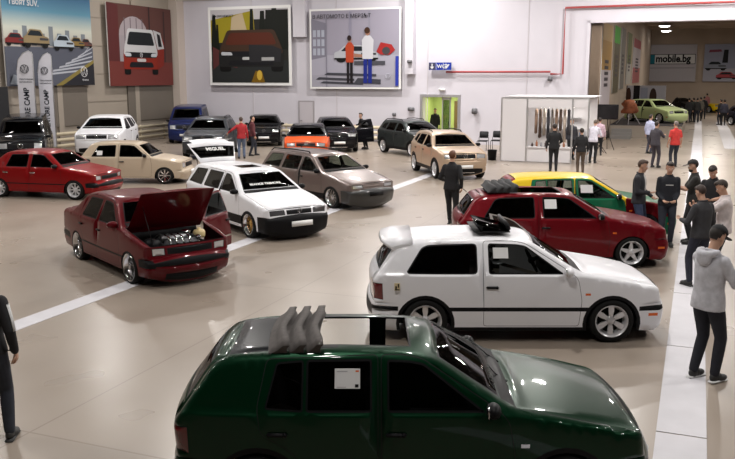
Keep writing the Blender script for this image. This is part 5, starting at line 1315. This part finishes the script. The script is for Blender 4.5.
mb = MB(); mb.cyl((1.80, -.62, .79), (1.30, -.55, 1.36), .007, BLACKP, n=6); mb.build('hood_stay', r)

# 6 white estate with raised tailgate
hd = -55
mv = {('tailgate', 0): T((-1.93, 0, 1.40)) @ Matrix.Rotation(R(102), 4, 'Y') @ T((1.93, 0, -1.40))}
mv[('rear_window', 0)] = mv[('tailgate', 0)]
r = car('estate_car', at_wheel(248.5, 238, 1.31, -.84, hd), hd, 'white estate car with raised tailgate and gold mesh wheels')
c, o = estate(r, WHITEC, sunroof=True, style='mesh', rm=GOLD, moves=mv, bump=BLACKP, mold=(BLACKP, .30, .50), arch=.34, rr=.225, glass=GLD, grt=.44, hl=(4.3, 5.5, .50, .98), lampm=mat('dark_headlamp', (.06, .06, .065), .15, 0, 1))
t_ = 'SEANCE TREMORS'
k0 = 9.22; i0 = lambda k, j: float(np.interp(k, c.sil[:, 2], c.sil[:, j]))
P = Vector((i0(k0, 0) + .045, .0, i0(k0, 1) + .055)); up = Vector((i0(9.8, 0) - i0(9.2, 0), 0, i0(9.8, 1) - i0(9.2, 1)))
text(t_, .095, P + Vector((.012, -.50, .01)), (0, 1, 0), up, WHITEP, r, bold=.004)
emblem(r, (i0(5.1, 0) + i0(5.1, 3) + .02, 0, i0(5.1, 1)), (0, 1, 0), (0, 0, 1), .05, CHROME)
M_ = mv[('tailgate', 0)]
q = text('MIGUEL', .15, (0, 0, 0), (1, 0, 0), (0, 1, 0), WHITEP, r, bold=.005, align='CENTER')
a = M_ @ Vector((i0(14.45, 0) - .06, 0, i0(14.45, 1) + .03)); n_ = (M_.to_3x3() @ Vector((-.8, 0, .45))).normalized()
rt_ = Vector((0, 1, 0)); up_ = n_.cross(rt_)
q.data.transform(Matrix(((rt_.x, up_.x, n_.x, a.x + n_.x * .03), (rt_.y, up_.y, n_.y, a.y + n_.y * .03), (rt_.z, up_.z, n_.z, a.z + n_.z * .03), (0, 0, 0, 1))))
for sg in (1, -1):
    mb = MB(); mb.cyl((-2.0, sg * .52, 1.15), tuple(M_ @ Vector((-2.08, sg * .5, 1.16))), .009, BLACKP, n=6); mb.build('gas_strut', r)

# 7 grey-brown estate
hd = -50
r = car('estate_car', at_wheel(331, 208.5, 1.31, -.84, hd), hd, 'grey-brown estate car with roof rails behind the white estate')
c, o = estate(r, BROWN, style='multi', rails=True, arch=.34, rr=.225, glass=GLC, rearg=GLC, bump=mat('lower_dark', (.02, .02, .02), .4, coat=.5), grille=BROWN, mold=(BLACKP, .27, .42), hl=(4.4, 5.5, .52, .97), plates=False, rm=CHROME)
plate(r, c, z=.47, m=BLACKP, w=.46)
mb = MB(); mb.tube([(1.02, sg * .84, .92) for sg in (-1, 1)][:1] * 1 + [(1.0, -.83, .93)], .004, GAP, 6); mb.build('trim_line', r)

# 8 bright red three-box car at the left edge
hd = -14
r = car('saloon_car', at_wheel(75, 200, 1.2375, -.80, hd), hd, 'bright red boxy saloon at the left edge, beside the cream hatchback')
c, o = saloon(r, RED3, style='steel', bump=RED3, bstrip=True, glass=GLD, arch=.33, handlem=CHROME, mirm=BLACKP, grt=.62, hl=(4.35, 5.45, .66, .95), plates=False)
# 9 cream hatchback
hd = -3
r = car('hatchback_car', at_wheel(165, 184, 1.2, -.76, hd), hd, 'cream vintage three-door hatchback with chrome steel wheels')
c, o = small_hatch(r, CRM, bump=CRM, glass=GLD, rm=CHROME)
sheet_on(c, r, -.95, 1.05, .18, .14, -1, marks=False)
# 10 white crossover
SUVH = dict(style='multi')
def suv_at(name, px, py, hd, label, paintm, nose=2.1, badge=True, **k):
    r = car(name, at_nose(px, py, hd, nose * k.get('sx', 1)), hd, label)
    c, o = suv(r, paintm, hl=k.pop('hl', (4.45, 5.6, .56, 1.0)), **k)
    if badge:
        i0 = lambda kk, j: float(np.interp(kk, c.sil[:, 2], c.sil[:, j])); emblem(r, (i0(5.2, 0) + i0(5.2, 3) + .02, 0, i0(5.2, 1)), (0, 1, 0), (0, 0, 1), .075, CHROME)
    return r, c, o
suv_at('crossover_car', 97, 159, -86, 'white crossover car facing the camera before the beige wall', WHITEC, sx=1.05, sz=1.14, W=2.08, rails=False)
# 11 black van
r = car('van', at_nose(22, 169, -73, 2.45), -73, 'glossy black van behind the bright red saloon at far left')
c, o = van(r, BLACKC); emblem(r, (2.47, 0, .92), (0, 1, 0), (0, 0, 1), .10, CHROME)
# 12 blue van
r = car('van', at_nose(185, 144, -85, 2.45), -85, 'dark blue van parked against the guard rail near the corner')
c, o = van(r, paint('navy_paint', (.010, .018, .085), .3)); emblem(r, (2.47, 0, .92), (0, 1, 0), (0, 0, 1), .09, CHROME)
# 13 grey SUV
suv_at('large_grey_suv', 203, 160, -89, 'dark grey large SUV beside the man in the red jacket', paint('grey_paint', (.055, .06, .07), .5), sx=1.12, sz=1.10, W=1.95)
# 14 black SUV
suv_at('black_suv', 264, 147, -85, 'small black SUV with white plate, right of the man in red', BLACKC, W=1.80, sz=.98, rails=False)
# 15 orange car
def black_roof(c):
    i = min(k for k, f in enumerate(c.sidef) if f[0].startswith('side_window')); c.sidef.insert(i, ('roof', BLACKC, [(1.0, 1.075), (.3, 1.8), (-2.3, 1.8), (-2.3, 1.075)], None))
    c.topf.insert(0, ('roof', BLACKC, [(c.k2s(9.0), -1.1), (c.k2s(14.9), -1.1), (c.k2s(14.9), 1.1), (c.k2s(9.0), 1.1)]))
suv_at('orange_crossover', 306, 165, -88, 'orange crossover with black roof behind the grey-brown estate', paint('orange_paint', (.62, .085, .015)), W=1.86, sz=.98, rails=False, extra=black_roof)
# 16 black SUV with open door
mv = {('door#0', 1): T((.88, .84, 0)) @ Matrix.Rotation(R(-62), 4, 'Z') @ T((-.88, -.84, 0))}
suv_at('black_suv', 340, 153, -82, 'black SUV with its driver door open and a person leaning in', BLACKC, W=1.84, moves=mv, rails=False, mirrors=(-1,))
# 17 dark SUV
r = car('dark_suv', at_wheel(412, 157, 1.275, -.84, -62), -62, 'dark green-grey SUV parked behind the beige crossover')
suv(r, paint('greygreen_paint', (.035, .042, .042), .4), W=1.82, hl=(4.45, 5.6, .56, 1.0))
# 18 beige crossover
hd = -77
r = car('crossover_car', at_wheel(434.5, 178.5, 1.275, -.86, hd), hd, 'metallic beige crossover facing the camera, middle of the hall')
c, o = suv(r, paint('beige_metallic', (.46, .345, .25), .35), W=1.78, hl=(4.45, 5.6, .56, 1.0), glass=GLD, rearg=GLD, tail=(.86, 1.03, .62))
emblem(r, (c.P[5][0] + .075, 0, c.P[5][1]), (0, 1, 0), (0, 0, 1), .075, CHROME)
# 19 cars in the far hall
LG = paint('pale_green_paint', (.50, .60, .30))
g = gp(653, 123.5, zs + .03) + U * 1.9
r = car('hatchback_car', g, -66, 'pale green hatchback standing on the stage in the far hall')
c, o = third_golf(r, LG, doors=5, style='six', bump=LG, mold=None, tyre=.31, strips=False)
def farcar(name, px, py, hd, label, pm, **k):
    r = car(name, gp(px, py), hd, label); return suv(r, pm, grid=.2, **k)
farcar('yellow_car', 707, 112, -72, 'bright yellow car in the far hall behind the visitors', paint('far_yellow', (.75, .52, .01)), sz=.85)
farcar('dark_car', 753, 126, -75, 'dark car cut by the right edge in the far hall', paint('far_dark', (.02, .02, .03)), sz=.9)
farcar('black_car', 735, 112, -80, 'black car standing beside the yellow one in the far hall', BLACKC, sz=.88)
farcar('black_car', 682, 112, -75, 'black car with raised look behind the pale green hatchback', BLACKC, sz=.92)

# ================================================================== PEOPLE
def who(px, py): g = gp(px, py); return g.x, g.y
NAVY = (.012, .014, .022); BLK = (.010, .010, .012); JEAN = (.035, .05, .10); DJ = (.02, .024, .036)
def stripes(J, m, sg=1, n=3):
    a, e, wv = J['arms'][1 if sg > 0 else 0]; root = J['top']
    for k in range(n):
        off = Vector((sg * .058, -.03 + .022 * k, .0)); mb = MB()
        d = (e - a); mb.tube([a + d * .06 + off * 1.12, a + d * .5 + off * 1.05, e + off * .88], .0065, m, 6); mb.build('sleeve_stripe', root)
x, y = who(0, 441)
r, J = person('man in black jacket with white sleeve stripes, cut by the left edge', x - .06, y, 96, top=BLK, pants=DJ, hr=(.26, .02, .90), fr=(.15, .02), fl=(-.12, .12), det=2, jl=.90)
stripes(J, mat('white_stripe', (.7, .7, .7), .7))
x, y = who(451, 225.5)
person('man in black walking past the beige crossover, seen from behind', x, y, 70, top=BLK, pants=BLK, hair=(.10, .035, .015), fl=(-.09, .22), fr=(.10, -.18), heel=(0, .04), det=1, hl=(-.22, .20, 1.05), hr=(.24, -.02, .92))
x, y = who(242, 158.5)
person('man in red jacket and blue jeans with one arm stretched to the grey SUV', x, y, 100, top=(.36, .02, .025), pants=(.10, .13, .20), hair=(.06, .04, .03), hl=(-.55, .12, 1.10), det=1, fl=(-.12, 0))
x, y = who(250, 156.5)
person('person in dark clothes half hidden behind the man in red', x + .08, y + .35, 20, top=(.10, .02, .025), pants=DJ, det=0, fl=(-.1, .15), fr=(.1, -.15))
x, y = who(364, 149)
person('person in black leaning on the open door of the black SUV', x + .1, y + .1, 215, top=BLK, pants=BLK, lean=.30, det=0, hl=(-.35, .45, 1.2), hr=(.3, .4, 1.15))
g = hall(U0 + 1.3, onU(428, 118, U0)[0])
person('person in black standing inside the green lit doorway', g.x, g.y, -110, top=BLK, pants=BLK, det=0)
x, y = who(553, 172)
person('man in black at the booth counter, seen from behind, the left one', x, y, 80, top=BLK, pants=BLK, det=1, hr=(.22, .30, 1.05))
x, y = who(580, 174)
person('person in black with brown trousers at the booth, right of another', x, y, 85, top=BLK, pants=(.10, .07, .05), h=1.66, det=1)
x, y = who(592, 163)
person('man in white shirt and black trousers bending over the booth counter', x, y, 60, top=(.60, .58, .66), pants=BLK, hair=(.12, .09, .07), lean=.18, det=1, hl=(-.15, .45, 1.05), hr=(.2, .42, 1.05), nod=30)
x, y = who(599, 156)
person('person in pale pink top behind the man in white shirt', x + .05, y + .3, 75, top=(.50, .36, .42), pants=BLK, det=0, h=1.68)
g = booth.matrix_basis @ Vector((q_ - .25, 1.75, 0))
person('booth seller in dark top standing inside the white booth', g.x, g.y, -90, top=(.04, .04, .05), pants=BLK, det=0, h=1.72)
x, y = who(654, 167.5)
person('man in dark grey suit pointing at the man in red shirt', x, y, 40, top=(.045, .04, .05), pants=(.035, .03, .04), det=1, hr=(.12, .42, 1.22), fr=(.12, .05))
x, y = who(648.5, 153.5)
person('man in pale blue shirt partly behind the man in grey suit', x, y, 30, top=(.36, .38, .52), pants=(.04, .04, .06), det=1)
x, y = who(673.5, 167)
person('man in bright red shirt with dark trousers, seen from behind', x, y, 95, top=(.52, .035, .03), pants=DJ, sleeve='short', det=1, hair=(.15, .12, .11), fl=(-.13, 0), fr=(.12, .1))
x, y = who(636, 243)
person('man in dark blazer over white shirt behind the red hatchback', x, y, -35, top=(.022, .022, .028), pants=JEAN, shirt=(.55, .53, .53), det=1, yaw=10, nod=15, hl=(-.18, .22, 1.0), hr=(.14, .26, 1.12), hair=(.05, .025, .015))
x, y = who(664.5, 246)
r, J = person('man in black sweatshirt behind the nose of the red hatchback', x, y, -100, top=(.010, .012, .018), pants=DJ, det=1, nod=18, hl=(-.10, .22, 1.0), hr=(.12, .22, 1.0))
mb = MB(); mb.box(J['sp'](1.30) + Vector((0, .128, 0)), (.15, .006, .018), mat('print_white', (.5, .5, .5), .6)); mb.build('chest_print', J['top'])
x, y = who(690, 244)
person('bearded man with backward cap and dark shirt holding a phone', x, y, 165, top=(.025, .024, .022), pants=BLK, det=1, cap=(.02, .018, .018), beard=True, sleeve='short', hl=(-.10, .40, 1.22), hr=(.08, .38, 1.2), nod=15, phone=0, curl=(.8, .5))
x, y = who(708, 252)
person('man in black shirt looking down, behind the person in black jacket', x, y, -130, top=BLK, pants=BLK, det=1, nod=38, sleeve='short', hl=(-.1, .3, 1.1), hr=(.15, .3, 1.1))
x, y = who(697, 286)
person('person in black leather jacket and dark trousers with a badge at the hip', x, y, 115, top=(.03, .03, .034), pants=(.018, .02, .035), det=1, nod=30, hair=(.03, .015, .01), fl=(-.14, .05), fr=(.08, -.12), h=1.72, hl=(-.2, .28, 1.15))
x, y = who(719, 281)
person('person in white T-shirt with bare arms raised forward, near right edge', x, y, 160, top=(.58, .52, .52), pants=(.03, .03, .04), det=1, sleeve='short', hl=(-.05, .46, 1.28), hr=(.12, .42, 1.30), nod=32, hair=(.03, .018, .012))
x, y = who(707, 381)
r, J = person('man in light grey hoodie and black cap looking down at his phone', x - .05, y + .02, 28, top=(.52, .52, .56), pants=(.010, .011, .018), det=2, hood=True, cap=(.008, .008, .010), nod=30, hl=(-.04, .36, 1.14), hr=(.16, .34, 1.16), phone=1, sole=True, h=1.84, fl=(-.11, -.02), fr=(.11, .06), jl=.84, curl=(.9, .8), hair=(.02, .015, .012))
far = [(688, 122.5, BLK, 80), (692.5, 122, (.03, .04, .035), 100), (696, 122.5, (.02, .02, .02), 60), (699.5, 121, (.12, .11, .09), 90), (703, 119, BLK, 70), (706, 113, (.3, .12, .12), 90), (719.5, 125, BLK, 110), (723, 125.5, (.03, .03, .05), 80), (712, 108, (.5, .5, .5), 100)]
for k, (px, py, cc, fa) in enumerate(far):
    x, y = who(px, py)
    person(['visitor in black at the left end of the far group', 'visitor in dark green second from left in the far group', 'visitor in dark grey in the middle of the far group', 'visitor in light brown at the right of the far group', 'visitor in black standing just behind the far group', 'visitor in reddish top beyond the far group', 'visitor in black near the right edge in the far hall', 'visitor in navy beside another near the right edge', 'visitor in pale top beside the yellow car'][k], x, y, fa, top=cc, pants=BLK if k % 2 else DJ, det=0, group='visitors standing in the far hall', h=1.85)
